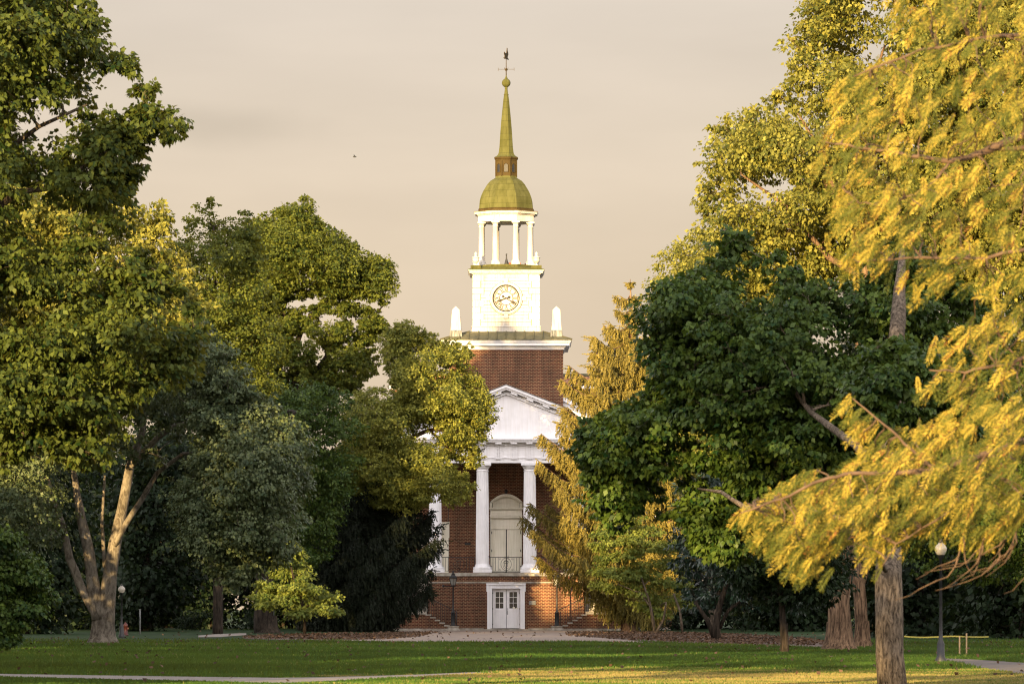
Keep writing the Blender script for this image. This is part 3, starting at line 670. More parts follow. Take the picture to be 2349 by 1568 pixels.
    tree('hornbeam_tree', 'low tree with drooping layered green leaves at the bottom left edge of the picture', (-60, 150),
         [[(-60,1502,0,.16),(-55,1400,0,.13),(-50,1300,0,.08),(-40,1220,0,.04)]],
         [dict(layers=tiers([(-60,1180,50),(-20,1222,44),(20,1232,30),(-30,1262,50),(30,1276,44),(60,1290,36),(-20,1306,50),(40,1322,44),(80,1322,28),(0,1350,50),(60,1356,40),(92,1362,26),(20,1390,46),(70,1392,32),(-20,1410,50),(30,1428,44),(-40,1450,50),(10,1462,34),(-110,1300,70),(-110,1380,70)], .8), d=150, squash=.42, sub=.3, leaf=.13)],
         M['l_maple_dark'], M['bark_dark'], n_sub=40, n_leaf=24, group='dogwoods at the lawn edge', flat=.4, droop=.9, r0=.04)

# ---- spruces: drooping boughs hung with curtains of needles
def spruce(name, label, px, d, top_y, base_y, ext_l, ext_r, mat, bark, n_lev, hang=.8, group='spruces beside the portico', per=9, seed=1, tdens=1.0, minf=.48):
    """ext_l/ext_r: bough reach in px as piecewise (y, reach) tables"""
    root = empty(name, (X(px, d), d, 0), label, 'tree', group)
    mb = MB(); zt = Z(top_y, d); x0 = X(px, d)
    nseg = 16
    mb.tube([(x0+.05*math.sin(i), d, zt*i/nseg) for i in range(nseg+1)], [.42*(1-i/nseg)**.8+.02 for i in range(nseg+1)], 10, .06)
    mb.lathe([(.62, -.1), (.5, .15), (.44, .5)], x0, d, 12)
    F = Foliage(); C = []; D = []; Ls = []; Ws = []; NV = []
    def reach(tab, y): return np.interp(y, [t[0] for t in tab], [t[1] for t in tab])*d/S
    for lv in range(n_lev):
        f = lv/(n_lev-1); y = top_y+8+(base_y-top_y-8)*f
        z = Z(y, d)
        nb = per if lv > 3 else 5
        a0 = random.random()*6.28
        for b in range(nb):
            a = a0+6.283*b/nb+random.uniform(-.25, .25)
            cx, cy = math.cos(a), math.sin(a)
            L_ = reach(ext_r if cx > 0 else ext_l, y)
            side = abs(cx)
            L_ = (L_*side+(.8*.5*(reach(ext_l, y)+reach(ext_r, y)))*(1-side))*random.uniform(minf, 1.08)
            if L_ < .15: continue
            n = 8; pts = []
            dr = .12+.30*min(1, L_/4)
            z0 = z + L_*.10
            z0 = min(z0, zt-.1)
            for i in range(n+1):
                t = i/n
                zz = z0-L_*(.34*math.sin(math.pi*t**.85)+.10*t)
                pts.append(Vector((x0+cx*L_*t, d+cy*L_*t, zz)))
            mb.tube(pts, [.018+.05*min(1, L_/4)*(1-i/n) for i in range(n+1)], 5)
            # side twigs + hanging needles
            m = int((10+L_*22)*tdens)
            for k in range(m):
                t = random.random()**.75*.93+.07; q = t*n; i = min(int(q), n-1); p = pts[i].lerp(pts[i+1], q-i)
                off = random.uniform(-1, 1)*L_*.20*(1.15-t*.8)
                p = p+Vector((-cy*off, cx*off, -abs(off)*.25))
                hl = hang*random.uniform(.25, 1.0)*min(1, .25+L_*.3)*(1.1-.5*t)
                # chain of short tufts going down
                segs = max(2, int(hl/.09)+1)
                vx = Vector((cx*.30*t+random.gauss(0, .15), cy*.30*t+random.gauss(0, .15), -1)) if random.random() < .82 else Vector((cx+random.gauss(0, .5), cy+random.gauss(0, .5), random.uniform(-.4, .35)))
                vx.normalize(); vv = random.random()
                for s_ in range(segs):
                    c = p+vx*(hl*s_/segs)
                    for w_ in range(2):
                        C.append(c); dv = vx+Vector((random.gauss(0, .38), random.gauss(0, .38), random.gauss(0, .2))); D.append(dv)
                        Ls.append(random.uniform(.10, .20)); Ws.append(random.uniform(.035, .07)); NV.append(.25+.5*vv+random.gauss(0, .12))
    n = len(C)
    nm = np.stack([rng.normal(0, .6, n), -np.ones(n), rng.normal(.3, .5, n)], 1)
    F.leaves(np.array([tuple(c) for c in C]), np.array([tuple(c) for c in D]), nm, np.array(Ls), np.array(Ws), np.array(NV), .15)
    mb.build('trunk', bark, root); F.build('crown', mat, root)
    return root
if TREES:
    spruce('norway_spruce', 'pointed sunlit spruce with hanging golden boughs before the right side of the portico', 1446, 285, 640, 1370,
           [(640,2),(700,62),(790,110),(830,134),(905,180),(980,200),(1100,225),(1180,250),(1240,200),(1285,225),(1310,120),(1370,90)],
           [(640,2),(700,50),(800,90),(900,130),(1000,150),(1200,190),(1370,150)], M['l_spruce'], M['bark_orange'], 24, 1.35, per=10, tdens=1.9)
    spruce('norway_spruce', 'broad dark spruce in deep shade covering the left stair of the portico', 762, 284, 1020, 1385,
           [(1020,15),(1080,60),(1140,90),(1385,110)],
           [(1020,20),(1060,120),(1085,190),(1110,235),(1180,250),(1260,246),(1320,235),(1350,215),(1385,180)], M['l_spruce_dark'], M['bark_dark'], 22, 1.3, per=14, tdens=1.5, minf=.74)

# ---- foreground bald cypress
def cypress():
    d = 50.; root = empty('bald_cypress', (X(2620, d), d, 0), 'out of focus golden conifer with feathery drooping sprays along the whole right edge', 'tree', 'trees around the chapel lawn')
    mb = MB(); nodes = []
    def limb(pts, r0, r1, dd=0.):
        q = [P(a, b, d)+Vector((0, dd+c, 0)) for a, b, c in pts]; out = []
        for i in range(len(q)-1):
            for k in range(4): out.append(q[i].lerp(q[i+1], k/4)+Vector((random.gauss(0, .006), random.gauss(0, .006), random.gauss(0, .006))))
        out.append(q[-1]); n = len(out)
        mb.tube(out, [r0+(r1-r0)*i/(n-1) for i in range(n)], 8, .08); nodes.extend(out)
    mb.tube([P(2640, 1740, d)]+[P(2630-i*3, 1700-i*190, d) for i in range(1, 12)], [.32]+[.28-i*.021 for i in range(1, 12)], 12, .06)
    limb([(2620,180,0),(2450,270,-.3),(2349,315,-.5),(2280,345,-.6),(2220,370,-.7),(2160,388,-.8),(2090,375,-.8),(2020,362,-.7),(1940,345,-.5),(1870,330,-.4)], .05, .008)
    limb([(2620,340,0),(2450,352,-.3),(2349,348,-.4),(2270,355,-.6),(2225,370,-.7)], .035, .02)
    limb([(2160,388,-.8),(2130,430,-.8),(2080,462,-.8),(2020,482,-.7),(1960,475,-.6),(1925,440,-.5)], .015, .006)
    limb([(2600,950,0),(2450,985,-.3),(2349,1010,-.5),(2240,1050,-.7),(2130,1085,-.8),(2030,1090,-.9),(1940,1092,-1),(1870,1105,-1),(1800,1140,-1),(1720,1170,-.9),(1690,1180,-.9)], .045, .006)
    limb([(2130,1085,-.8),(2060,1020,-.8),(2000,965,-.7),(1945,920,-.7)], .018, .006)
    limb([(2600,760,0),(2420,800,-.3),(2300,840,-.5),(2200,860,-.6),(2120,855,-.6)], .03, .008)
    limb([(2600,520,0),(2420,560,-.3),(2250,600,-.5),(2100,600,-.6),(1960,610,-.6)], .03, .008)
    limb([(2600,60,0),(2400,80,-.3),(2250,100,-.5),(2100,130,-.6),(1950,190,-.6)], .03, .008)
    limb([(2349,348,-.4),(2330,420,-.5),(2340,480,-.5),(2325,540,-.5)], .012, .006)
    limb([(2245,1050,-.7),(2160,1180,-.7),(2040,1250,-.8),(2010,1300,-.8)], .014, .004)
    F = Foliage()
    poly = [(2060,-120),(2035,20),(2085,55),(2050,110),(1985,150),(1905,200),(1935,262),(1868,300),(1850,345),(1890,395),(1945,415),(1885,435),(1912,480),(1888,545),(1935,600),(1960,642),(2045,615),(2105,700),(2190,640),(2262,700),(2205,742),(2140,788),(2182,830),(2100,858),(2112,900),(2200,905),(2150,960),(2060,985),(1995,968),(1935,908),(1945,975),(1990,1040),(1925,1060),(1900,1085),(1840,1062),(1780,1120),(1740,1150),(1675,1182),(1735,1200),(1722,1250),(1775,1262),(1765,1290),(1850,1315),(1900,1318),(1885,1270),(1960,1235),(1995,1270),(2010,1330),(2040,1270),(2110,1225),(2200,1235),(2262,1250),(2349,1205),(2640,1150),(2640,-150)]
    pa = np.array(poly, float)
    nodes_a = np.array([tuple(p) for p in nodes])
    cand = pa.min(0)+(pa.max(0)-pa.min(0))*rng.random((9000, 2)); cand = cand[in_poly(cand, pa)]
    keep = ~((cand[:, 0] > 2350) & (rng.random(len(cand)) < .55)); cand = cand[keep]; gp = np.sin(cand[:, 0]*.041+cand[:, 1]*.013)*np.sin(cand[:, 1]*.052-cand[:, 0]*.017)+.6*np.sin(cand[:, 0]*.11+2)*np.sin(cand[:, 1]*.09); cand = cand[rng.random(len(cand)) < np.clip(.60+.8*gp, .05, 1)][:2000]
    ex = pa.min(0)+(pa.max(0)-pa.min(0))*rng.random((9000, 2)); ex = ex[in_poly(ex, pa) & (ex[:, 1] > 900) & (ex[:, 0] < 2349)][:650]; cand = np.vstack([cand, ex])
    e = edge_dist(cand, pa)
    Cc = []; Dd = []; Nn = []; Ll = []; Ww = []; Vv = []
    holes = [(2230,790,22),(2120,770,16),(2330,60,26),(2290,560,14),(2060,1160,10),(2255,690,16)]
    for (a, b), ee in zip(cand, e):
        if any((a-h[0])**2+(b-h[1])**2 < h[2]**2 for h in holes): continue
        dd = rng.uniform(-1, 1)*min(1.5, ee/80+.15)-.3
        f = (d+dd)/d; p0 = P(a, b, d); p0 = np.array([p0.x*f, d+dd, EYE+(p0.z-EYE)*f])
        Ln = rng.uniform(.12, .30)
        v = np.array([-.75+rng.normal(0, .45), rng.normal(0, .45), -.55+rng.normal(0, .35)]); v /= np.linalg.norm(v)
        p0 = p0-v*Ln*.5
        nl = 26; t = np.linspace(0.04, 1, nl)
        sp = p0+np.outer(t*Ln, v)+np.outer(t*t*Ln*.35, [0, 0, -1])
        sd = np.cross(v, np.array([rng.normal(0, .35), -1+rng.normal(0, .3), .35])); sd /= np.linalg.norm(sd)
        sg = np.where(np.arange(nl) % 2 == 0, 1., -1.)
        dr = sg[:, None]*sd*(.9)+v*.75+np.array([0, 0, -.25])+rng.normal(0, .12, (nl, 3))
        Cc.append(sp); Dd.append(dr); Nn.append(np.tile(np.cross(sd, v), (nl, 1))+rng.normal(0, .3, (nl, 3)))
        Ll.append((.030+.038*np.sin(t*2.6))*rng.uniform(.8, 1.25)); Ww.append(np.full(nl, .009)+rng.random(nl)*.005)
        Vv.append(np.full(nl, rng.random())*.7+rng.random(nl)*.3)
        if rng.random() < .35:
            mb.tube([p0, p0+v*Ln*.6+np.array([0, 0, -.02])], [.0035, .0015], 3)
        if rng.random() < .12:
            k = int(np.argmin(np.linalg.norm(nodes_a-p0, axis=1))); q = nodes_a[k]
            if np.linalg.norm(q-p0) < 1.0: mb.tube(curve_pts(q, p0, 5, .05, .2), [.009, .008, .007, .006, .005, .004], 5)
    F.leaves(np.concatenate(Cc), np.concatenate(Dd), np.concatenate(Nn), np.concatenate(Ll), np.concatenate(Ww), np.concatenate(Vv), .1)
    # bare dangling twigs below the boughs at right
    for k in range(16):
        a = rng.uniform(2180, 2380); b = rng.uniform(1215, 1280)
        pts = [P(a, b, d)+Vector((0, -.5, 0))]
        sx = rng.uniform(-26, 6); 
        for j in range(6):
            a += sx*rng.uniform(.6, 1.5)*(.4+.25*j); b += rng.uniform(8, 26)*(1.1-.1*j); pts.append(P(a, b, d)+Vector((0, -.5+rng.normal(0, .05), 0)))
        mb.tube(pts, [.009, .008, .007, .006, .004, .003, .002], 5)
    mb.build('trunk', M['twig'], root); F.build('crown', M['l_larch'], root)
cypress()

# ---- background trees (dark wood behind both lawns)
def simple_tree(name, label, x, y, h, rad, leafmat, group, low=.12, leaf=.3, n_mass=26, n_sub=16, n_leaf=16, keepfn=None, bark=None, mr=1.5):
    root = empty(name, (x, y, 0), label, 'tree', group)
    mb = MB(); r0 = .022*h
    lean = random.uniform(-.3, .3)
    pts = [Vector((x+lean*(i/8)**2+random.gauss(0, .04), y+random.gauss(0, .04), h*.85*i/8)) for i in range(9)]
    mb.tube(pts, [r0*(1-.85*i/8) for i in range(9)], 9, .06)
    mb.lathe([(r0*1.6, -.1), (r0*1.25, .2), (r0*1.02, .8)], x, y, 10)
    F = Foliage(); ms = []
    for k in range(n_mass):
        f = low+(.97-low)*(k+random.random())/n_mass
        env = rad*math.sin(math.pi*min(1, max(0.04, (1.02-f)/(1.02-low)*.80+.08)))**.7
        a = random.random()*6.28; q = env*math.sqrt(random.random())*.85
        c = Vector((x+math.cos(a)*q, y+math.sin(a)*q, h*f)); r = mr*random.uniform(.75, 1.2)
        if keepfn and not keepfn(c, r): continue
        fill_mass(F, c, r, n_sub, r*.42, n_leaf, leaf); ms.append((c, r))
    if not ms: ms = [(Vector((x, y, h*.9)), .5)]; fill_mass(F, ms[0][0], .5, 5, .2, 8, leaf)
    limbs(mb, [(p, r0*.5) for p in pts[2:]], ms, .08, 1., .7)
    mb.build('trunk', bark or M['bark_dark'], root); F.build('crown', leafmat, root)
    return root
BG = [(-37,318,13,4.6),(-32,335,14,5),(-28.5,312,12.5,4.2),(-24,330,13.5,4.8),(-20,316,12.5,4.4),(-15.6,322,12,4),(-34,345,14,5),(-26,350,14,5),
      (13.5,322,12,4.2),(17.5,312,12.5,4.4),(22,328,13.5,4.8),(26.5,314,13,4.6),(31,330,13.5,5),(36,318,13,4.6),(40,336,14,5),(21,345,14,5),(29,348,14,5),
      (20.5,236,11,3.6),(24.6,226,11,3.8),(27.5,250,12,4.2),(-27,262,12,4),(-22.5,290,12,4.2),(17,288,11,3.6),(33,300,13,4.6),(25,290,12,4.4),(-30,300,12,4.4)]
if TREES:
    wood = ['behind the dark linden stems', 'at the far left', 'in shade far left', 'beyond the left lamp post', 'behind the lit dogwood', 'left of the brick wing', 'deep in the left wood', 'second row of the left wood',
            'right of the chapel', 'behind the right dogwood', 'behind the magnolia', 'beyond the young tree', 'behind the massive trunk', 'beyond the yellow tape', 'at the far right', 'deep behind the magnolia', 'deep behind the forked trunk',
            'right of the tape', 'at the right edge behind the lamp', 'in shade beyond the right lamp', 'left of the linden', 'right of the linden trunk', 'between the dogwood and the magnolia', 'far right beyond the lamp', 'beyond the massive trunk', 'left of the linden stems']
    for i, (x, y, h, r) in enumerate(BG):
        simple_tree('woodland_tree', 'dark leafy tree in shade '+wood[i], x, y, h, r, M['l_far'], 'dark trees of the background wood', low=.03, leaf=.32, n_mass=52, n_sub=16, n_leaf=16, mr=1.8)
    # low shrubs
    SH = [(8.6,297,1.6,1.5,'beside the right stair'),(10.6,300,1.9,1.4,'right of the right stair'),(-8.9,299,1.4,.9,'in front of the recessed brick wing'),(20,262,1.4,1.6,'behind the magnolia'),(25,240,1.6,1.8,'under the far right trees'),
          (-24,300,1.5,2.0,'left of the lamp post'),(-20.5,302,1.3,1.8,'behind the red hydrant'),(-29,300,1.6,2.2,'at the far left'),(-16.5,303,1.3,1.5,'behind the dogwood'),(15,304,1.5,1.8,'behind the dogwood stems')]
    for x, y, h, r, w in SH:
        root = empty('shrub', (x, y, 0), 'low dark shrub '+w, 'shrub', 'dark shrubs')
        F = Foliage(); mb = MB()
        for k in range(9):
            a = random.random()*6.28; q = r*random.random()*.8; c = Vector((x+math.cos(a)*q, y+math.sin(a)*q*.7, h*random.uniform(.2, .8)))
            fill_mass(F, c, .55*h, 12, .25*h, 14, .12); mb.tube([(x, y, 0), tuple(c)], [.04, .01], 5)
        mb.build('stems', M['bark_dark'], root); F.build('foliage', M['l_dark'], root)

# ---- unseen trees left of the view, crowns shaped to shade lawn and chapel
SA, CA = math.sin(R(SUN_AZ)), math.cos(R(SUN_AZ))
def uvw(x, y, z):
    u = x*CA-y*SA; w = x*SA+y*CA; return u, z+w*TE, w
VT = [(-130,52.5),(-114,52.5),(-113,54.3),(-108.8,54.2),(-108.2,42.5),(-103,42.5),(-99.6,43),(-98.6,38.5),(-94,37),(-85,36),(-80.5,35),(-79,30.5),(-70,30.5),(-68.5,34),(-60,34),(-54,27.5),(-50,25.6),(-44,25.2),(-41,26),(-38,26),(-29,25),(-22,22)]  # shade top across the sun's view; unseen crowns are cut to it
HOLES = [(-103.7,37.3,1.9,.8),(-98.7,31.2,1.7,1.6),(-90.6,35.2,1.7,1.9),(-50.3,17.9,1.7,1.0),(-49.3,21.2,.7,1.1),(-51.4,24,.6,.8),(-85.1,27.4,.7,.9),(-89,29.5,2.4,1.6),(-73,31,1.0,1.3)]  # gaps left in the unseen crowns to let sun patches through
def keep_shade(c, r):
    u, v, w = uvw(*c)
    if -110 < u < -104.9 and 50.3 < v < 54.2: return True  # high bough added to shade the tower
    if any(v > np.interp(q, [t[0] for t in VT], [t[1] for t in VT])-.6*r for q in (u-.8*r, u, u+.8*r)): return False
    for hu, hv, ru, rv in HOLES:
        if abs(u-hu) < ru+.75*r and abs(v-hv) < rv+.75*r: return False
    return True
def occluder_tree(i, uc, width, low_z, label, wfac=1.72):
    w = -uc*(wfac if uc < -66 else min(wfac, 1.5)); x = uc*CA+w*SA; y = -uc*SA+w*CA
    top = max(8., np.interp(uc, [t[0] for t in VT], [t[1] for t in VT])-w*TE)
    root = empty('occluder_tree', (x, y, 0), label, 'tree', 'unseen row of shade-casting trees on the left')
    mb = MB(); r0 = .02*top+.08
    pts = [Vector((x+random.gauss(0, .08), y+random.gauss(0, .08), top*.9*k/9)) for k in range(10)]
    mb.tube(pts, [r0*(1-.85*k/9) for k in range(10)], 9, .06); mb.lathe([(r0*1.6, -.1), (r0*1.25, .25), (r0*1.02, .9)], x, y, 10)
    F = Foliage(); ms = []
    sp = 1.65
    for zi in np.arange(low_z+1-(4.2 if low_z > 5 else 0), max(top+6, 34 if -112 < uc < -100 else 0), sp):
        for ui in np.arange(-width/2, width/2+.1, sp):
            f = (zi-low_z)/(top-low_z)
            dep = random.uniform(-1, 1)*3.0
            uu = uc+ui+random.uniform(-.5, .5); ww = w+dep
            c = Vector((uu*CA+ww*SA, -uu*SA+ww*CA, zi+random.uniform(-.5, .5))); r = 1.6*random.uniform(.85, 1.15)
            if zi < low_z+1 and random.random() > (.07 if width > 3 else .9): continue
            if not keep_shade(c, r): continue
            fill_mass(F, c, r, 15, .8, 15, .48); ms.append((c, r))
    if low_z > 8:  # thin low boughs added to streak the lawn with shadow
        for vb, th, pr in ((12.1, .16, .55), (13.3, .2, .75), (14.5, .3, .8), (15.7, .35, .8), (16.6, .3, .8)):
            for ui in np.arange(-width/2, width/2, .55):
                if math.sin((uc+ui)*1.3+vb*5)+random.uniform(-.9, .9) > pr*2-1.0: continue
                uu = uc+ui; ww = w+random.uniform(-1.5, 1.5)+math.sin(vb)*1.5
                c = Vector((uu*CA+ww*SA, -uu*SA+ww*CA, vb+random.uniform(-.15, .15)-ww*TE)); fill_mass(F, c, th+.15, 6, .3, 9, .2, squash=.5); ms.append((c, th))
    limbs(mb, [(p, r0*.5) for p in pts[2:]], ms, .09, 1., .35)
    mb.build('trunk', M['bark'], root)
    if ms: F.build('crown', M['l_oak'], root)
if TREES:
    us = list(np.arange(-124, -60, 6.6))+list(np.arange(-58.5, -40, 6.2))
    for i, uc in enumerate(us):
        occluder_tree(i, uc, 7.0, 1.5, 'tall unseen tree left of the view, placed for its shade, %s in the row' % ['tenth','ninth','eighth','seventh','sixth','fifth','fourth','third','second','first','nearest','next','outer','outermost','far'][i % 15])
    for i, (uc, lz) in enumerate([(-41,9.8),(-34.5,11.6),(-28.5,11.6),(-24.4,6.0)]):
        occluder_tree(i, uc, 6.6 if i < 3 else 2.6, lz, 'unseen tree with a high bare trunk, placed for its shade, %s' % ['nearest the row', 'second from the row', 'third from the row', 'farthest from the row'][i], (1.4, 1.35, 1.25, 1.05)[i])

# ------------------------------------------------------------------ the chapel
CX = 1161.                                   # axis of the chapel on the working grid
root = empty('chapel', (X(CX, 300), 300, 0), 'red brick chapel with white columned portico, clock tower and green copper spire', 'chapel')
def xr(px, d): return X(CX+px, d)            # px offset from axis
def part(mb, name, mat, parent=None, label=None):
    o = mb.build(name, mat, parent or root)
    if label: o['label'] = label
    return o
FZ = Z(1312)                                  # portico floor height
# main block: walls, gable, roof
D0 = 304.5
xl, xR = xr(-380, D0), xr(380, D0)
eave = Z(1031, D0); ridge = Z(846, D0)
axm = xr(0, D0)
# front wall assembled round the tall central doorway and the two side doorways
nl, nr = xr(-37.5, D0), xr(37.5, D0); ntop = Z(1151, D0)
mb = MB()
s1l, s1r = xr(-196, D0), xr(-132, D0); s2l, s2r = xr(132, D0), xr(196, D0); stp = Z(1201, D0)
mb.box(xl, s1l, D0, D0+.5, 0, eave); mb.box(s1r, nl, D0, D0+.5, 0, eave); mb.box(nr, s2l, D0, D0+.5, 0, eave); mb.box(s2r, xR, D0, D0+.5, 0, eave)
mb.box(s1l, s1r, D0, D0+.5, stp, eave); mb.box(s2l, s2r, D0, D0+.5, stp, eave)
arc = [(xr(-37.5+75*i/16, D0), Z(1151-18.5*(1-(-1+2*i/16)**2), D0)) for i in range(17)]
mb.prism([(nl, eave)]+arc+[(nr, eave)], D0, D0+.5)
mb.box(xl, xl+.5, D0+.5, D0+34, 0, eave); mb.box(xR-.5, xR, D0+.5, D0+34, 0, eave)
mb.box(xl+.5, xR-.5, D0+33.5, D0+34, 0, eave)
mb.prism([(xl, eave), (xR, eave), (axm, ridge-.25)], D0+.0, D0+34)
part(mb, 'wall', M['brick'])
mb = MB(); mb.box(nl+.0, nr, D0+1.2, D0+1.4, FZ-.2, eave-2); mb.box(s1l, s1r, D0+1.2, D0+1.4, FZ-.2, eave-3); mb.box(s2l, s2r, D0+1.2, D0+1.4, FZ-.2, eave-3)
part(mb, 'interior', M['dark'])
# roof of main block
def gable(mb, x0, x1, xa, ze, za, y0, y1, th, over=.0):
    mb.prism([(x0, ze), (xa, za), (x1, ze), (x1, ze+th), (xa, za+th), (x0, ze+th)], y0, y1)
mb = MB(); e_l, e_r = xr(-398, D0), xr(398, D0)
gable(mb, e_l, e_r, axm, Z(1036, D0), Z(843.5, D0)-.1, D0-.45, D0+34.4, .16)
part(mb, 'roof', M['slate'])
mb = MB()
gable(mb, e_l+.03, e_r-.03, axm, Z(1036, D0)-.30, Z(843.5, D0)-.40, D0-.40, D0-.02, .3)
gable(mb, e_l+.25, e_r-.25, axm, Z(1036, D0)-.52, Z(843.5, D0)-.70, D0-.22, D0-.015, .3)
part(mb, 'rake_cornice', M['white'])
# stone base and downspouts
mb = MB(); mb.box(xl-.03, xr(-300, D0), D0-.05, D0-.003, 0, .16); part(mb, 'stone_base', M['stone']); mb = MB(); mb.box(xr(300, D0), xR+.03, D0-.05, D0-.003, 0, .16); part(mb, 'stone_base', M['stone'])
for px in (788, 835):
    x = X(px, 304.3); mb = MB(); mb.tube([(x, 304.38, .12), (x, 304.38, eave-.2)], .06, 8); mb.box(x-.09, x+.09, 304.3, 304.46, 3.0, 3.12); mb.box(x-.09, x+.09, 304.3, 304.46, 6.0, 6.12)
    part(mb, 'downspout', M['lead'])
# projecting brick bay behind (left) and small windows up the flank
for s in (-1, 1):
    mb = MB(); a, b = xr(s*330, 304), xr(s*368, 304)
    for zz in (5.2, 9.0):
        fm = MB(); fm.box(min(a,b)-.08, max(a,b)+.08, 304.40, 304.49, zz-.1, zz+2.2); f = part(fm, 'window', M['white'])
        g = MB(); g.box(min(a,b), max(a,b), 304.38, 304.398, zz, zz+2.1); part(g, 'pane', M['glass'], f)
# --- transept block behind
D3 = 336.
mb = MB(); a, b = xr(-255, D3), xr(255, D3)
mb.box(a, b, D3, D3+12, 0, Z(893.5, D3)); mb.box(a+.02, b-.02, D3+.05, D3+11.9, Z(882, D3), Z(862, D3)-.002); part(mb, 'rear_wall', M['brick_pale'])
mb = MB(); mb.box(a-.4, b+.4, D3-.4, D3+12.4, Z(891, D3), Z(884, D3)); mb.box(a-.2, b+.2, D3-.2, D3+12.2, Z(893.5, D3)+.002, Z(891, D3)-.002); part(mb, 'rear_cornice', M['white'])
mb = MB(); mb.box(a-.42, b+.42, D3-.42, D3+12.42, Z(884, D3)+.002, Z(882.3, D3)); mb.prism([(a-.05, Z(862, D3)), (b+.05, Z(862, D3)), (b+.05, Z(856.5, D3)), (a-.05, Z(856.5, D3))], D3-.02, D3+12); part(mb, 'rear_coping', M['copper_roof'])

# --- terrace (podium) with lower doorway
DT = 298.7
tl, tr = xr(-178, DT), xr(179, DT)
dl, dr_ = xr(-32, DT), xr(31, DT); dtop = Z(1349, DT)
mb = MB(); zt = Z(1320, DT)
mb.box(tl, dl, DT, DT+.5, 0.0, zt); mb.box(dr_, tr, DT, DT+.5, 0, zt); mb.box(dl, dr_, DT, DT+.5, dtop, zt)
mb.box(tl, tl+.4, DT+.5, D0-.01, 0, zt); mb.box(tr-.4, tr, DT+.5, D0-.01, 0, zt)
for s in (-1, 1):
    a, b = xr(s*262, DT), xr(s*292, DT); mb.box(a, b, DT, D0-.01, 0, zt)
part(mb, 'terrace_wall', M['brick'])
mb = MB(); z0 = Z(1320.5, DT); z1 = Z(1312.5, DT)
mb.box(tl-.07, tr+.07, DT-.09, D0-.012, z0, z1)
for s in (-1, 1): mb.box(xr(s*262, DT)-s*.05, xr(s*294, DT), DT-.085, D0-.013, z0, z1-.002)
mb.box(xr(-262, DT)+.06, tl-.08, 303.2, D0-.014, z0, z1-.003); mb.box(tr+.08, xr(262, DT)-.06, 303.2, D0-.014, z0, z1-.003)
part(mb, 'terrace_slab', M['stone'])
mb = MB(); mb.box(tl-.05, tr+.05, DT-.05, DT-.003, Z(1336.5, DT), Z(1334, DT)); part(mb, 'belt_course', M['stone'])
mb = MB(); mb.box(tl-.04, X(1110, DT), DT-.06, DT-.003, 0, .14); part(mb, 'stone_base', M['stone']); mb = MB(); mb.box(X(1211, DT), tr+.04, DT-.06, DT-.003, 0, .14); part(mb, 'stone_base', M['stone'])
mb = MB(); mb.box(X(1106, 297.6), X(1216, 297.6), 297.55, DT-.003, 0.013, .085); mb.box(X(1125, 297.6), X(1196, 297.6), 297.9, DT+.2, .085, .13); part(mb, 'door_step', M['stone'])
# lower door surround
fr = MB()
def zz(y): return Z(y, DT)
def xx(p): return X(p, DT)
fr.box(xx(1117.5), xx(1129), DT-.14, DT-.003, .09, zz(1349)); fr.box(xx(1193), xx(1204), DT-.14, DT-.003, .09, zz(1349))
fr.box(xx(1117.5), xx(1204), DT-.14, DT-.003, zz(1349)+.002, zz(1340.5))
fr.box(xx(1115.5), xx(1206), DT-.19, DT-.003, zz(1340.5)+.002, zz(1337))
fr.box(xx(1115.8), xx(1119), DT-.17, DT-.003, zz(1356), zz(1341)); fr.box(xx(1202.5), xx(1205.7), DT-.17, DT-.003, zz(1356), zz(1341))
fr.box(xx(1144), xx(1178), DT-.24, DT-.003, zz(1336.8), zz(1334.5)); fr.prism([(xx(1147), zz(1341)), (xx(1149), zz(1337.1)), (xx(1173), zz(1337.1)), (xx(1175), zz(1341))], DT-.2, DT-.145)
fr.box(xx(1129)+.003, xx(1193)-.003, DT+.02, DT+.10, zz(1349)-.06, zz(1349)-.002)
part(fr, 'door_surround', M['white'])
def leaf_door(x0, x1, hinge_right, y=DT+.10):
    w = x1-x0; z0 = .135; z1 = zz(1350.5); h = z1-z0
    zl, zh = z0+h*.51, z0+h*.93
    mb = MB(); gx0, gx1 = x0+w*.22, x0+w*.80
    mb.box(x0, gx0, y, y+.05, z0, z1); mb.box(gx1, x1, y, y+.05, z0, z1); mb.box(gx0, gx1, y, y+.05, z0, zl); mb.box(gx0, gx1, y, y+.05, zh, z1)
    for k in (1, 2): mb.box(gx0, gx1, y-.005, y+.04, zl+(zh-zl)*k/3-.014, zl+(zh-zl)*k/3+.014)
    mb.box((gx0+gx1)/2-.012, (gx0+gx1)/2+.012, y-.007, y+.04, zl, zh)
    for a, b in ((.07, .25), (.30, .45)):
        X0, X1, Z0, Z1 = x0+w*.2, x0+w*.82, z0+h*a, z0+h*b; t = .022
        mb.box(X0, X1, y-.016, y-.001, Z0, Z0+t); mb.box(X0, X1, y-.016, y-.001, Z1-t, Z1); mb.box(X0, X0+t, y-.015, y-.001, Z0+t, Z1-t); mb.box(X1-t, X1, y-.015, y-.001, Z0+t, Z1-t)
    o = part(mb, 'lower_door', M['white'])
    g = MB(); g.box(gx0-.01, gx1+.01, y+.042, y+.048, zl-.01, zh+.01); part(g, 'pane', M['glass'], o)
    hx = x1 if hinge_right else x0
    for f in (.1, .5, .9):
        g = MB(); g.box(hx-.02, hx+.02, y-.03, y-.002, z0+h*f-.05, z0+h*f+.05); part(g, 'hinge', M['iron'], o)
    return o, (z0, z1, h, w)
L_, q = leaf_door(xx(1130.3), xx(1160.7), False); R_, q = leaf_door(xx(1162.0), xx(1192), True)
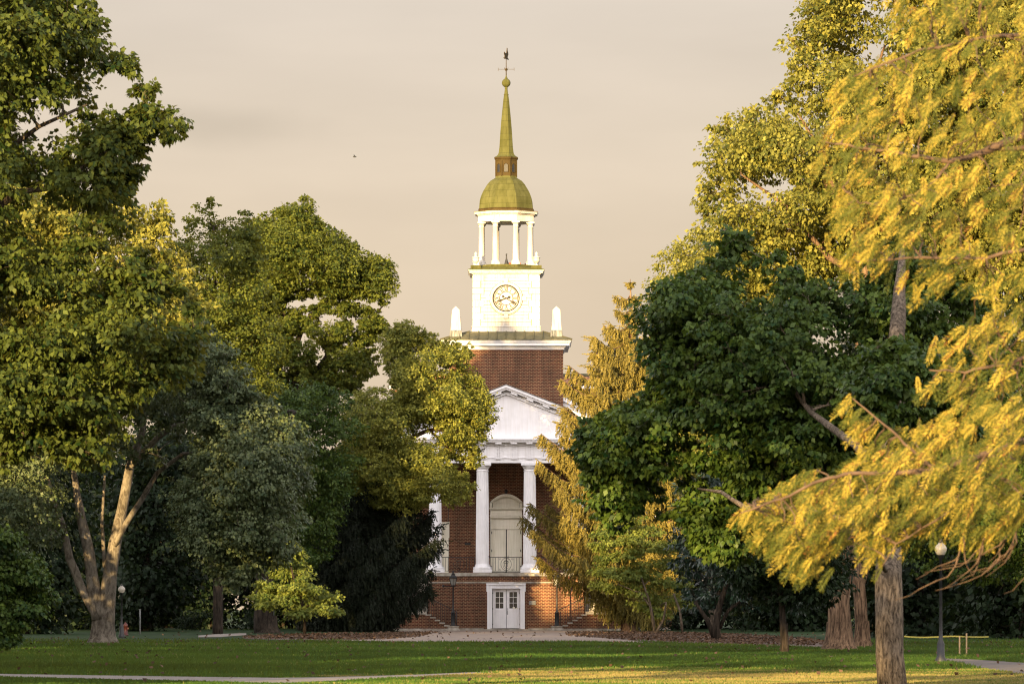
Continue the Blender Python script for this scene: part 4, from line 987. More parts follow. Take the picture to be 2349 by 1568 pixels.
g = MB(); hx = xx(1164.5); g.tube([(hx, DT+.09, 1.0), (hx, DT+.03, 1.05), (hx, DT+.03, 1.22), (hx, DT+.09, 1.27)], .017, 6); g.lathe([(.03, 1.34), (.03, 1.39)], hx, DT+.085, 8); part(g, 'handle', M['iron'], R_)
g = MB(); g.box(xx(1176), xx(1181), DT+.085, DT+.092, 1.36, 1.48); part(g, 'notice', M['cream'], R_)
g = MB(); g.box(xx(1183), xx(1188.5), DT+.085, DT+.092, 1.36, 1.44); part(g, 'notice', M['cream'], R_)
mb = MB(); mb.box(xx(1160.75), xx(1161.95), DT+.15, DT+.2, .13, zz(1350.5)); mb.box(dl, dr_, DT+.4, DT+.45, .1, dtop); part(mb, 'door_gap', M['dark'])
mb = MB(); mb.box(xx(1132), xx(1191), DT-.95, DT-.25, .131, .145); part(mb, 'doormat', M['dark'])
# grey wall plaque and small portico plaque
mb = MB(); x0, x1, z0, z1 = xx(1213.5), xx(1229), zz(1386), zz(1377); mb.box(x0, x1, DT-.035, DT-.003, z0, z1); pl = part(mb, 'wall_plaque', M['lead'])
mb = MB()
for k in range(4): mb.box(x0+.13 if k < 2 else x0+.05, x1-.05-.05*(k % 2), DT-.04, DT-.0355, z1-.05-k*.05, z1-.032-k*.05)
part(mb, 'plaque_lines', M['stone'], pl)
mb = MB(); x0, x1, z0, z1 = X(1066, D0), X(1080, D0), Z(1249.5, D0), Z(1243, D0); mb.box(x0, x1, D0-.03, D0-.003, z0, z1); pl = part(mb, 'brass_plaque', M['gold'])
mb = MB(); mb.box(x0+.03, x1-.03, D0-.034, D0-.0305, z0+.03, z1-.03); part(mb, 'plaque_face', M['iron'], pl)
mb = MB(); mb.tube([(X(1028.5, D0), D0-.02, FZ), (X(1028.5, D0), D0-.02, Z(1101, D0))], .018, 6); part(mb, 'conduit', M['iron'])

# --- portico columns
def column(px):
    x = xr(px, 300); y = 300.; s = 1/36.
    z0 = FZ-.003
    b = MB(); b.box(x-.60, x+.60, y-.60, y+.60, z0, z0+.19)
    b.lathe([(.575, z0+.192), (.60, z0+.24), (.60, z0+.30), (.565, z0+.36), (.50, z0+.38), (.485, z0+.44), (.455, z0+.47), (.43, z0+.55)], x, y, 32)
    o = part(b, 'column', M['white'])
    zc = Z(1081); sh = MB(); prof = []
    for i in range(13):
        t = i/12; r = .425-.055*t**1.6; prof.append((r, z0+.55+(zc-z0-.55)*t))
    sh.lathe(prof, x, y, 100, 0, False, .055, 20)
    part(sh, 'shaft', M['white'], o)
    c = MB(); c.lathe([(.375, zc), (.40, zc+.02), (.40, zc+.05), (.372, zc+.06), (.372, zc+.17), (.42, zc+.19), (.44, zc+.25), (.52, zc+.36), (.535, zc+.385)], x, y, 32)
    c.box(x-.55, x+.55, y-.55, y+.55, zc+.387, Z(1061.5)-.002)
    part(c, 'capital', M['white'], o)
for px in (-271.25, -162.75, -54.25, 54.25, 162.75, 271.25): column(px)
# --- entablature
e0, e1 = xr(-290, 299.55), xr(290, 299.55)
ent = MB()
ent.box(e0, e1, 299.56, 300.45, Z(1061.5), Z(1051)); ent.box(e0, e0+.88, 300.45, D0-.006, Z(1061.5), Z(1051)); ent.box(e1-.88, e1, 300.45, D0-.006, Z(1061.5), Z(1051))
ent.box(e0-.05, e1+.05, 299.50, D0-.008, Z(1051)+.002, Z(1048.8))
ent.box(e0+.01, e1-.01, 299.57, 300.4, Z(1048.8)+.002, Z(1022)); ent.box(e0+.01, e0+.8, 300.4, D0-.01, Z(1048.8)+.002, Z(1022)); ent.box(e1-.8, e1-.01, 300.4, D0-.01, Z(1048.8)+.002, Z(1022))
ent.box(e0-.06, e1+.06, 299.48, D0-.011, Z(1022)+.002, Z(1019.5)); 
ent.box(e0-.42, e1+.42, 299.08, D0-.012, Z(1014.5), Z(1010)); ent.box(e0-.52, e1+.52, 298.98, D0-.013, Z(1010)+.002, Z(1006.5)); ent.box(e0-.12, e1+.12, 299.42, D0-.0125, Z(1019.5)+.002, Z(1014.5)-.002)
part(ent, 'entablature', M['white'])
tg = MB(); mu = MB()
for k in range(-8, 9):
    px = (k)*35.45+ (17.72 if False else 0)
    px = (k+.5)*35.45-1.5*0
    if abs(px) > 288: continue
    x = xr(px, 299.5)
    tg = MB(); mu = MB()
    for o in (-.155, -.0, .155): tg.box(x+o-.055, x+o+.055, 299.515, 299.568, Z(1048.8)+.004, Z(1023.5))
    tg.box(x-.19, x+.19, 299.49, 299.567, Z(1024)+.002, Z(1022.2))
    tg.box(x-.20, x+.20, 299.47, 299.498, Z(1052.6), Z(1051.2)) 
    for j in range(6): o = -.165+.066*j; tg.box(x+o-.02, x+o+.02, 299.50, 299.558, Z(1054.6), Z(1052.8))
    mu.box(x-.20, x+.20, 299.12, 299.45, Z(1019.5)+.02, Z(1014.6))
    part(tg, 'triglyph', M['white']); part(mu, 'mutule', M['white'])
mb = MB(); mb.box(e0+.9, e1-.9, 300.46, D0-.02, Z(1050.5), Z(1049)); part(mb, 'portico_ceiling', M['cream'])
# --- pediment
SL = .387
ap = Z(882, 299.2); xa = xr(0, 299.2); hw = 308/36.
zb = Z(1006.5)+.002
ped = MB(); tph = (ap-.25-zb)/SL; ped.prism([(xa-tph, zb), (xa+tph, zb), (xa, ap-.25)], 299.60, 300.2); part(ped, 'tympanum', M['white'])
rk = MB()
def rake(mb, top_off, th, y0, y1, half):
    za = ap-top_off; mb.prism([(xa-half, za-half*SL), (xa, za), (xa+half, za-half*SL), (xa+half, za-half*SL-th), (xa, za-th), (xa-half, za-half*SL-th)], y0, y1)
rake(rk, .03, .15, 298.95, D0-.02, hw); rake(rk, .182, .13, 299.07, D0-.03, hw-.12); rake(rk, .47, .14, 299.44, 299.59, hw-.75)
part(rk, 'raking_cornice', M['white'])
mm = MB()
for k in range(-8, 9):
    if k == 0: continue
    c = (k-.5 if k > 0 else k+.5)*35.45*1.03/36; za = ap-.315-abs(c)*SL; s = -SL if c > 0 else SL
    if abs(c) > hw-1.1: continue
    mm = MB(); mm.prism([(xa+c-.21, za-.21*s), (xa+c+.21, za+.21*s), (xa+c+.21, za+.21*s-.13), (xa+c-.21, za-.21*s-.13)], 299.12, 299.58)
    part(mm, 'mutule', M['white'])
pr = MB(); rake(pr, -.03, .055, 298.93, D0+1.0, hw+.03); part(pr, 'portico_roof', M['lead'])

# --- central doorway on the portico
dw = MB(); y = D0+.18
def zd(v): return Z(v, D0)
def xd(v): return X(v, D0)
N_ = 24
def seg(cx, hw_, ybase, rise, n=N_): return [(cx+hw_*(-1+2*i/n), ybase+rise*(1-((-1+2*i/n))**2)**.5 if False else ybase+rise*(1-(-1+2*i/n)**2)) for i in range(n+1)]
cxm = xd(1161.3)
inner = seg(cxm, (xd(1198)-xd(1124))/2-.18, zd(1151.5), (18.5/36)-.13)
dw.prism([(inner[0][0], zd(1163))]+inner+[(inner[-1][0], zd(1163))], y, y+.08)
part(dw, 'lunette', M['cream'])
ar = MB(); outer = seg(cxm, (xd(1198.5)-xd(1123.5))/2, zd(1151), 18.5/36+.02); inn = seg(cxm, (xd(1198.5)-xd(1123.5))/2-.20, zd(1151)-.03, 18.5/36-.13)
for i in range(N_):
    a, b, c, d_ = outer[i], outer[i+1], inn[i+1], inn[i]
    ar.prism([a, b, c, d_], D0-.10, y+.05)
mid = [((o[0]*.45+i_[0]*.55), (o[1]*.45+i_[1]*.55)) for o, i_ in zip(outer, inn)]
for i in range(N_): ar.prism([outer[i], outer[i+1], mid[i+1], mid[i]], D0-.16, D0-.102)
ar.box(xd(1123.7), xd(1129.5), D0-.09, y+.05, zd(1163.4), zd(1151)-.04); ar.box(xd(1192.5), xd(1198.3), D0-.09, y+.05, zd(1163.4), zd(1151)-.04)
part(ar, 'arch_moulding', M['cream'])
em = MB()
a, b = xd(1123.5), xd(1198.5)
em.box(a-.03, b+.03, D0-.20, y+.1, zd(1166.5), zd(1163.5)); em.box(a, b, D0-.12, y+.1, zd(1169), zd(1166.5)-.002); em.box(a+.03, b-.03, D0-.02, y+.1, zd(1180), zd(1169)-.002)
em.box(a+.01, b-.01, D0-.08, y+.1, zd(1183), zd(1180)-.002); em.box(a+.02, b-.02, D0-.04, y+.1, zd(1187.5), zd(1183)-.002)
em.box(a+.04, xd(1127.0), D0+.02, y+.08, FZ, zd(1187.5)-.002); em.box(xd(1195.5), b-.04, D0+.02, y+.08, FZ, zd(1187.5)-.002)
part(em, 'door_frame', M['cream'])
tp = MB(); tp.box(xd(1127)+.002, xd(1195.5)-.002, y+.0, y+.06, zd(1211.5), zd(1187.7))
t = .03; A, B, C_, E = xd(1130.5), xd(1192), zd(1207.5), zd(1192)
for q in ((A, B, C_, C_+t), (A, B, E-t, E), (A, A+t, C_+t, E-t), (B-t, B, C_+t, E-t)): tp.box(q[0], q[1], y-.022, y-.001, q[2], q[3])
tp.box(xd(1127)+.002, xd(1195.5)-.002, y-.05, y+.06, zd(1213), zd(1211.5)-.002)
part(tp, 'door_transom', M['cream'])
def big_leaf(x0, x1, hinge_right):
    z0, z1 = FZ+.06, zd(1213.2); mb = MB(); mb.box(x0, x1, y+.03, y+.09, z0, z1); w = x1-x0; h = z1-z0; t = .025
    for a_, b_ in ((.06, .30), (.34, .70), (.75, .90)):
        X0, X1, Z0, Z1 = x0+w*.18, x0+w*.86, z0+h*a_, z0+h*b_
        for q in ((X0, X1, Z0, Z0+t), (X0, X1, Z1-t, Z1), (X0, X0+t, Z0+t, Z1-t), (X1-t, X1, Z0+t, Z1-t)): mb.box(q[0], q[1], y+.008, y+.0295, q[2], q[3])
    o = part(mb, 'portico_door', M['cream']); hx = x1-.02 if hinge_right else x0+.02
    for f in (.12, .5, .92):
        g = MB(); g.box(hx-.025, hx+.025, y-.0, y+.028, z0+h*f-.08, z0+h*f+.08); part(g, 'hinge', M['iron'], o)
    return o
big_leaf(xd(1127.2), xd(1160.3), False); o = big_leaf(xd(1162.6), xd(1195.2), True)
g = MB(); hx = xd(1165.5); g.tube([(hx, y+.03, FZ+.85), (hx, y-.03, FZ+.9), (hx, y-.03, FZ+1.08), (hx, y+.03, FZ+1.13)], .016, 6); part(g, 'handle', M['iron'], o)
mb = MB(); mb.box(xd(1160.4), xd(1162.5), y+.1, y+.14, FZ, zd(1213)); part(mb, 'door_gap', M['dark'])
# hanging lantern over the arch
mb = MB(); lx = xd(1161); mb.tube([(lx, D0-.35, zd(1120)), (lx, D0-.35, zd(1122.5))], .012, 5); mb.tube([(lx, D0, zd(1121)), (lx, D0-.36, zd(1120))], .02, 5)
mb.lathe([(.02, zd(1122)), (.09, zd(1123.5)), (.11, zd(1125)), (.09, zd(1130.5)), (.03, zd(1132))], lx, D0-.35, 8); part(mb, 'arch_lantern', M['iron'])
# side doors (mostly behind the columns)
for s in (-1, 1):
    a, b = xr(s*164-32, D0), xr(s*164+32, D0)
    f = MB(); f.box(a, a+.26, D0-.06, D0+.2, FZ, stp-.002); f.box(b-.26, b, D0-.06, D0+.2, FZ, stp-.002); f.box(a+.26, b-.26, D0-.06, D0+.2, stp-.3, stp-.002)
    f.box(a-.08, b+.08, D0-.12, D0-.003, stp-.002+.004, stp+.12); f.box(a-.05, a, D0-.05, D0-.004, stp-.9, stp); f.box(b, b+.05, D0-.05, D0-.004, stp-.9, stp)
    o = part(f, 'side_door_frame', M['cream'])
    g = MB(); g.box(a+.262, (a+b)/2-.01, D0+.12, D0+.17, FZ+.02, stp-.302); g.box((a+b)/2+.01, b-.262, D0+.12, D0+.17, FZ+.02, stp-.302)
    part(g, 'side_door', M['cream'], o)

# --- iron balustrades between the columns
def balustrade(x0, x1, y, z0, zt_, monogram=True, spacing=.165):
    mb = MB(); r = .016
    mb.tube([(x0-.06, y, zt_+.10), (x0-.10, y, zt_+.05), (x0-.06, y, zt_), (x0, y, zt_), (x1, y, zt_)], .021, 6)
    mb.bar((x0, y, z0+.09), (x1, y, z0+.09), .015, 5)
    n = max(2, int((x1-x0)/spacing)); cx = (x0+x1)/2; h = zt_-z0
    for i in range(n+1):
        x = x0+(x1-x0)*i/n
        if monogram and abs(x-cx) < .44: continue
        mb.bar((x, y, z0 if i in (0, n) else z0+.09), (x, y, zt_), .014 if 0 < i < n else .02, 5)
    if monogram:
        zc = z0+.09+(h-.09)*.5; ry = (h-.09)*.5
        ring = [(cx+.33*math.cos(a), y, zc+ry*.92*math.sin(a)) for a in [2*math.pi*k/28 for k in range(29)]]
        mb.tube(ring, .014, 5)
        ring = [(cx+.20*math.cos(a), y, zc-.03+ry*.62*math.sin(a)) for a in [2*math.pi*k/24+.5 for k in range(20)]]
        mb.tube(ring, .012, 5)
        for o in (-.10, .10):   # shield-like monogram
            mb.bar((cx+o, y, zc-ry*.30), (cx+o, y, zc+ry*.42), .014, 5)
        mb.bar((cx-.10, y, zc+.05), (cx+.10, y, zc+.05), .014, 5); mb.tube([(cx-.10, y, zc-ry*.30), (cx, y, zc-ry*.5), (cx+.10, y, zc-ry*.30)], .013, 5)
        mb.bar((cx, y, zc-ry*.5), (cx, y, zc+ry*.6), .010, 5); mb.bar((cx-.10, y, zc+ry*.42), (cx+.10, y, zc+ry*.42), .012, 5)
        for sx in (-1, 1):
            for zc2, sg in ((zt_-.13, 1), (z0+.2, -1)):
                sp = [(cx+sx*(.40-.07*math.cos(a)*(1-a/8)), y, zc2+sg*.07*math.sin(a)*(1-a/8)) for a in [k*.5 for k in range(13)]]
                mb.tube(sp, .010, 4)
        ring = [(cx+.05*math.cos(a), y, z0+.0+.055*math.sin(a)) for a in [2*math.pi*k/12 for k in range(13)]]; mb.tube(ring, .010, 4)
    return mb
for c0, c1 in ((-271.25, -162.75), (-162.75, -54.25), (-54.25, 54.25), (54.25, 162.75), (162.75, 271.25)):
    part(balustrade(xr(c0+18, 299.8), xr(c1-18, 299.8), 299.75, FZ, Z(1277.5), True), 'balustrade', M['iron'])

# --- stairs either side of the podium
for s in (-1, 1):
    def sx(px): return xr(s*px, 297.)
    lt = Z(1401.8, 297.); xo, xi = sx(262.5), sx(185)
    yb, yf = DT-.003, 297.0
    # landing
    w = MB(); w.box(min(xo, xi), max(xo, xi), yf+.06, DT+.9, 0, lt-.17)
    g0 = 6; stp_w = (185-121)/g0; rise = lt/(g0+1)
    for k in range(g0):
        a, b = sx(185-k*stp_w)-0, sx(185-(k+1)*stp_w); zt2 = lt-(k+1)*rise
        if s < 0: w.box(a+.001, b, yf+.06, yb, 0, max(.02, zt2-.08))
        else: w.box(b, a-.001, yf+.06, yb, 0, max(.02, zt2-.08))
    part(w, 'stair_wall', M['brick'])
    t = MB(); t.box(min(xo, xi)-.06, max(xo, xi)+.06, yf, DT+.88, lt-.168, lt)
    for k in range(g0):
        a, b = sx(185-k*stp_w), sx(185-(k+1)*stp_w-1.5); zt2 = lt-(k+1)*rise
        t.box(min(a, b), max(a, b), yf+.003*k+.003, yb-.002, zt2-.079, zt2)
    # upper flight rising away from the viewer
    x0, x1 = sx(258), sx(182)
    nst = 14; rz = (FZ-lt)/nst
    for k in range(nst):
        t.box(min(x0, x1), max(x0, x1), DT+.9+k*.29, 303.22, lt+k*rz+.003, lt+(k+1)*rz)
    part(t, 'steps', M['stone'])
    b_ = MB(); b_.box(min(xo, sx(124)), max(xo, sx(124)), yf+.03, yf+.058, 0, .13); part(b_, 'stone_base', M['stone'])
    # railing along the landing
    r = MB(); x0, x1 = sx(261), sx(184); zt2 = Z(1360, 297); n = 15
    r.bar((x0, yf+.1, zt2), (x1, yf+.1, zt2), .024, 6); r.bar((x0, yf+.1, lt+.08), (x1, yf+.1, lt+.08), .016, 5)
    for i in range(n+1):
        x = x0+(x1-x0)*i/n; r.bar((x, yf+.1, lt), (x, yf+.1, zt2), .014 if 0 < i < n else .022, 5)
    # sloping railing beside the lower flight
    r.bar((sx(126), yf+.1, Z(1395.5, 297)), (sx(113), yf+.08, Z(1403, 297)), .024, 6)
    xa_, xb_ = sx(181), sx(126); za_, zb_ = Z(1368, 297), Z(1395.5, 297)
    r.bar((xa_, yf+.1, za_), (xb_, yf+.1, zb_), .024, 6); r.bar((x1, yf+.1, zt2), (xa_, yf+.1, za_), .022, 6)
    for i in range(12):
        f = i/11; x = xa_+(xb_-xa_)*f; k = min(g0, int((185-(181-55*f))/stp_w)+1); zlo = max(.02, lt-k*rise); r.bar((x, yf+.1, zlo), (x, yf+.1, za_+(zb_-za_)*f), .013, 5)
    part(r, 'stair_railing', M['iron'])
    for px in (124, 119, 114):
        r = MB(); r.bar((sx(px), yf+.08, .03), (sx(px), yf+.08, Z(1402.5, 297)), .026, 6); part(r, 'newel', M['iron'])
    for px in (258.5, 182):
        r = MB(); x = sx(px); r.bar((x, DT+.9, lt+1.0), (x, 303.1, FZ+.95), .02, 5)
        for k in range(0, nst): yy = DT+.95+k*.29; r.bar((x, yy, lt+k*rz), (x, yy, lt+1.0+(FZ-lt-.05)*(k*.29/(303.1-DT-.9))), .011, 4)
        part(r, 'flight_railing', M['iron'])


# ------------------------------------------------------------------ tower
DTW = 303.9
T0, T1 = xr(-131, DTW), xr(131, DTW); tcx = (T0+T1)/2; TY = DTW+(T1-T0)/2; s305 = DTW/S
def tz(py, d=DTW): return Z(py, d)
mb = MB(); mb.box(T0, T1, DTW, DTW+(T1-T0), 11.4, tz(801)); part(mb, 'tower_wall', M['brick'])
def sqring(mb, half_px, za, zb_, flare_px=None):
    """square slab centred on the tower axis; half widths in px at bottom / top"""
    a = half_px*s305; b = (flare_px if flare_px is not None else half_px)*s305
    v = [(tcx-a, TY-a, za), (tcx+a, TY-a, za), (tcx+a, TY+a, za), (tcx-a, TY+a, za), (tcx-b, TY-b, zb_), (tcx+b, TY-b, zb_), (tcx+b, TY+b, zb_), (tcx-b, TY+b, zb_)]
    mb.add(v, [(0,3,2,1),(4,5,6,7),(0,1,5,4),(1,2,6,5),(2,3,7,6),(3,0,4,7)])
mb = MB(); sqring(mb, 133, tz(801.5), tz(797), 134); sqring(mb, 136, tz(797)+.002, tz(794), 137); sqring(mb, 145, tz(793), tz(787.5)); sqring(mb, 146, tz(787.5)+.002, tz(781), 150); sqring(mb, 136.5, tz(794)+.002, tz(793)-.002)
part(mb, 'tower_cornice', M['white'])
# roof skirt, concave
mb = MB()
prof = [(151, 781-.2), (151, 779), (129, 771.5), (105, 764), (84, 757.5)]
for i in range(len(prof)-1): sqring(mb, prof[i][0], tz(prof[i][1])+(.002 if i else 0), tz(prof[i+1][1]), prof[i+1][0])
sk = part(mb, 'tower_roof', M['copper_roof'])
rb = MB()
for k in range(-5, 6):
    px = k*21.2
    pts = [(tcx+px*s305, TY-h*s305-.02, tz(v)+.03) for h, v in prof[1:] if h+4 >= abs(px)]
    if len(pts) > 1: rb = MB(); rb.tube(pts, .035, 4); part(rb, 'seam', M['copper_roof'], sk)
for sx_ in (-1, 1):
    for sy_ in (-1, 1):
        rb = MB(); rb.tube([(tcx+sx_*h*s305, TY+sy_*h*s305, tz(v)+.02) for h, v in prof[1:]], .04, 4); part(rb, 'seam', M['copper_roof'], sk)
# clock stage
C0 = 76.3; DC = TY-C0*s305     # front plane
mb = MB(); sqring(mb, 79, tz(757.6), tz(746)); sqring(mb, 80.5, tz(746)+.002, tz(743.8), 78.5); part(mb, 'clock_plinth', M['steeple'])
mb = MB(); sqring(mb, C0, tz(744), tz(625))
ck_body = part(mb, 'clock_stage', M['steeple'])
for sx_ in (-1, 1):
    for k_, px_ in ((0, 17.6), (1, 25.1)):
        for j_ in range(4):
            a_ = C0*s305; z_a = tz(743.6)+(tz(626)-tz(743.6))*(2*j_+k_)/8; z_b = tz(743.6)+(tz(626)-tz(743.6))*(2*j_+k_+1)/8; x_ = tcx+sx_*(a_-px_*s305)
            mb = MB(); mb.box(x_-.02, x_+.02, DC-.02, DC-.0015, z_a, z_b); part(mb, 'quoin_joint', M['joint_shade'], ck_body)
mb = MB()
for k in range(1, 15):     # dark strips painted in for the shade at the board joints
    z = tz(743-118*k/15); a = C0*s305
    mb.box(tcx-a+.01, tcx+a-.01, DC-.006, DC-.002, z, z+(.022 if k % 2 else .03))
part(mb, 'board_joints', M['joint_shade'], ck_body)
mb = MB()
nq = 8; zb0, zt0 = tz(743.6), tz(626)
for k in range(nq):
    za = zb0+(zt0-zb0)*k/nq; zb2 = zb0+(zt0-zb0)*(k+1)/nq-.03; ln = (17 if k % 2 == 0 else 24.5)*s305; a = C0*s305
    for sx_ in (-1, 1):
        x0 = tcx+sx_*(a+.03); x1 = tcx+sx_*(a-ln)
        for q0, q1 in ((DC-.045, DC+ln*.8), (TY+a+.035, TY+a-ln*.8)): mb = MB(); mb.box(x0, x1, q0, q1, za, zb2-.02); part(mb, 'quoin', M['steeple'], ck_body)
mb = MB(); sqring(mb, 79, tz(625)+.002, tz(622.5), 80); sqring(mb, 84.5, tz(622.5)+.002, tz(619)); sqring(mb, 85.5, tz(619)+.002, tz(615), 88)
for k in range(0): pass
part(mb, 'clock_cornice', M['steeple'])
mb = MB(); sqring(mb, 88.5, tz(615)+.002, tz(614.2)); sqring(mb, 88.3, tz(614.2)+.002, tz(607.5), 70); cr = part(mb, 'clock_stage_roof', M['copper'])
# clock face
zc = tz(684, DC); y = DC
f = MB()
def ring(mb, r0, r1, y0, y1, n=48):
    vs = []; fs = []
    for k in range(n):
        a = 2*math.pi*k/n; c, s_ = math.cos(a), math.sin(a)
        vs += [(tcx+r0*c, y0, zc+r0*s_), (tcx+r1*c, y0, zc+r1*s_), (tcx+r1*c, y1, zc+r1*s_), (tcx+r0*c, y1, zc+r0*s_)]
    for k in range(n):
        a = 4*k; b = 4*((k+1) % n)
        for j in range(4): fs.append((a+j, a+(j+1) % 4, b+(j+1) % 4, b+j))
    mb.add(vs, fs, True)
def disc(mb, r, y0, y1, n=48): mb.prism([(tcx+r*math.cos(2*math.pi*k/n), zc+r*math.sin(2*math.pi*k/n)) for k in range(n)], y0, y1)
rD = 30.6*s305
disc(f, rD+.02, y-.03, y-.002); clock = part(f, 'clock', M['steeple'])
fj = MB(); ring(fj, rD+.195, rD+.235, y-.03, y-.002); part(fj, 'surround_joint', M['joint_shade'], clock)  # dark ring painted as a shade line round the surround
f = MB(); ring(f, rD+.02, rD+.14, y-.10, y-.003); ring(f, rD+.14, rD+.20, y-.065, y-.003)
for k in range(4):
    a = k*math.pi/2; c, s_ = math.cos(a), math.sin(a); w0, w1 = .12, .15
    q = [(rD+.17, -w0), (rD+.42, -w1), (rD+.42, w1), (rD+.17, w0)]
    f.prism([(tcx+c*r-s_*t_, zc+s_*r+c*t_) for r, t_ in q], y-.085, y-.003)
part(f, 'clock_surround', M['steeple'], clock)
f = MB(); ring(f, rD-.055, rD+.03, y-.045, y-.03); ring(f, rD-.135, rD-.11, y-.044, y-.03); ring(f, rD*.5-.02, rD*.5+.02, y-.044, y-.03)
for k in range(60):
    a = math.pi/30*k; c, s_ = math.cos(a), math.sin(a); f.prism([(tcx+c*r-s_*t_, zc+s_*r+c*t_) for r, t_ in ((rD-.115, -.016), (rD-.03, -.016), (rD-.03, .016), (rD-.115, .016))], y-.043, y-.0305)
part(f, 'minute_track', M['gold'], clock)
nums = ['XII', 'I', 'II', 'III', 'IIII', 'V', 'VI', 'VII', 'VIII', 'IX', 'X', 'XI']
f = MB()
for h, tx in enumerate(nums):
    th = math.pi/2-h*math.pi/6; c, s_ = math.cos(th), math.sin(th)
    wd = {'I': .062, 'V': .14, 'X': .14}; tot = sum(wd[ch] for ch in tx); x = -tot/2; r0, r1 = rD*.53, rD-.14
    def st(xa, ra, xb, rb_, w):    # stroke; x to the right, r outwards (top of numeral outwards)
        q = [(xa-w/2, ra), (xa+w/2, ra), (xb+w/2, rb_), (xb-w/2, rb_)]
        f.prism([(tcx+c*r+s_*t_, zc+s_*r-c*t_) for t_, r in q], y-.042, y-.031)
    for ch in tx:
        w = wd[ch]; m = x+w/2
        if ch == 'I': st(m, r0, m, r1, .042)
        elif ch == 'V': st(m, r0, m-w*.36, r1, .044); st(m, r0, m+w*.36, r1, .026)
        else: st(m+w*.36, r0, m-w*.36, r1, .044); st(m-w*.36, r0, m+w*.36, r1, .026)
        x += w
part(f, 'roman_numerals', M['gold'], clock)
def hand(ang, ln, tail, w, yy):
    c, s_ = math.cos(ang), math.sin(ang)
    def q(r, t_): return (tcx+c*r-s_*t_, zc+s_*r+c*t_)
    mb = MB(); mb.prism([q(-tail*.55, -w*.45), q(ln*.55, -w*.6), q(ln*.62, -w*1.25), q(ln*.75, -w*.7), q(ln, 0), q(ln*.75, w*.7), q(ln*.62, w*1.25), q(ln*.55, w*.6), q(-tail*.55, w*.45)], yy-.012, yy)
    mb.prism([q(-tail*.8+w*1.3*math.cos(a), w*1.3*math.sin(a)) for a in [2*math.pi*k/10 for k in range(10)]], yy-.0125, yy-.0005); return mb
a_min = math.pi/2-20*math.pi/30; a_hr = math.pi/2-(8+20/60)*math.pi/6
part(hand(a_hr, rD*.68, rD*.30, .075, y-.050), 'hour_hand', M['gold'], clock)
part(hand(a_min, rD*.97, rD*.34, .062, y-.068), 'minute_hand', M['gold'], clock)
# obelisks
for sx_ in (-1, 1):
    for sy_ in (-1, 1):
        ox, oy = tcx+sx_*115.5*s305, TY+sy_*115.5*s305
        zb = tz(774.5) ; zp = tz(756.5)
        def fr_(mb, h0, z0, h1, z1): 
            v = [(ox-h0, oy-h0, z0), (ox+h0, oy-h0, z0), (ox+h0, oy+h0, z0), (ox-h0, oy+h0, z0), (ox-h1, oy-h1, z1), (ox+h1, oy-h1, z1), (ox+h1, oy+h1, z1), (ox-h1, oy+h1, z1)]
            mb.add(v, [(0,3,2,1),(4,5,6,7),(0,1,5,4),(1,2,6,5),(2,3,7,6),(3,0,4,7)])
        m_ = MB(); fr_(m_, .40, zb, .38, tz(759.5)); fr_(m_, .38, tz(759.5)+.002, .335, zp); ob = part(m_, 'obelisk', M['lead'])
        m_ = MB(); fr_(m_, .325, zp+.002, .235, tz(709.8)); fr_(m_, .235, tz(709.8)+.002, .004, tz(701.2)); part(m_, 'shaft', M['steeple'], ob)
# octagonal stages; faces squared to the front, turned very slightly
PH = R(22.5-1.3)
def octr(px): return px*s305/math.cos(R(22.5))
def oc(mb, prof, smooth=False): mb.lathe([(octr(p), tz(v)) for p, v in prof], tcx, TY, 8, PH, smooth); return mb
part(oc(MB(), [(72, 611), (70, 606), (66, 604.5), (66, 600.8)]), 'lantern_base', M['copper'])
for k in range(8):
    a = PH+k*math.pi/4; r = octr(56.5); x, yv = tcx+r*math.cos(a), TY+r*math.sin(a); b = MB()
    z0 = tz(600.8)+.002; z1 = tz(500.7)
    b.box(x-.27, x+.27, yv-.27, yv+.27, z0, z0+.13); b.lathe([(.26, z0+.132), (.275, z0+.19), (.25, z0+.25), (.20, z0+.28), (.192, z0+.4), (.165, z1-.35), (.19, z1-.33), (.19, z1-.30), (.165, z1-.28), (.17, z1-.2), (.235, z1-.12), (.25, z1-.1)], x, yv, 20)
    b.box(x-.26, x+.26, yv-.26, yv+.26, z1-.098, z1-.002); part(b, 'lantern_column', M['steeple'])
m_ = oc(MB(), [(63.5, 500.7), (63.5, 498.5), (64.2, 498.4), (64.2, 486)]); oc(m_, [(67, 485.6), (68, 483.5)]); oc(m_, [(72, 483), (72.5, 480), (74, 477.6)])
part(m_, 'lantern_entablature', M['steeple'])
part(oc(MB(), [(74.3, 477.4), (74, 476.4), (64, 475.6), (63.5, 472), (64.3, 471), (62.5, 469.5)]), 'dome_base', M['bronze'])
dome = [(62.2, 469.3), (61.3, 458), (60.6, 451), (58.6, 443), (56.4, 437), (53.2, 429.5), (49.5, 423), (43.2, 412.5), (36.5, 404.5), (31, 401), (27.5, 399), (24.8, 396.5), (24, 393)]
part(oc(MB(), dome), 'dome', M['copper'])
m_ = oc(MB(), [(23.6, 394), (23.6, 355.8)]); ln_ = part(m_, 'belfry_drum', M['bronze'])
hl = MB()
for k in range(8):
    a = math.pi/4*k-R(1.3); c, s_ = math.cos(a), math.sin(a); ra = 23.6*s305+.012; w = .125
    pts = [(-w, tz(384)), (w, tz(384)), (w, tz(369.5))]+[(w*math.cos(t_), tz(369.5)+w*math.sin(t_)) for t_ in (.5, 1.05, 1.57, 2.1, 2.64)]+[(-w, tz(369.5))]
    v = [(tcx+c*ra-s_*p, TY+s_*ra+c*p, z) for p, z in pts]; hl.add(v, [tuple(range(len(v)))])
part(hl, 'louvre_openings', M['iron'], ln_)
fr2 = MB()
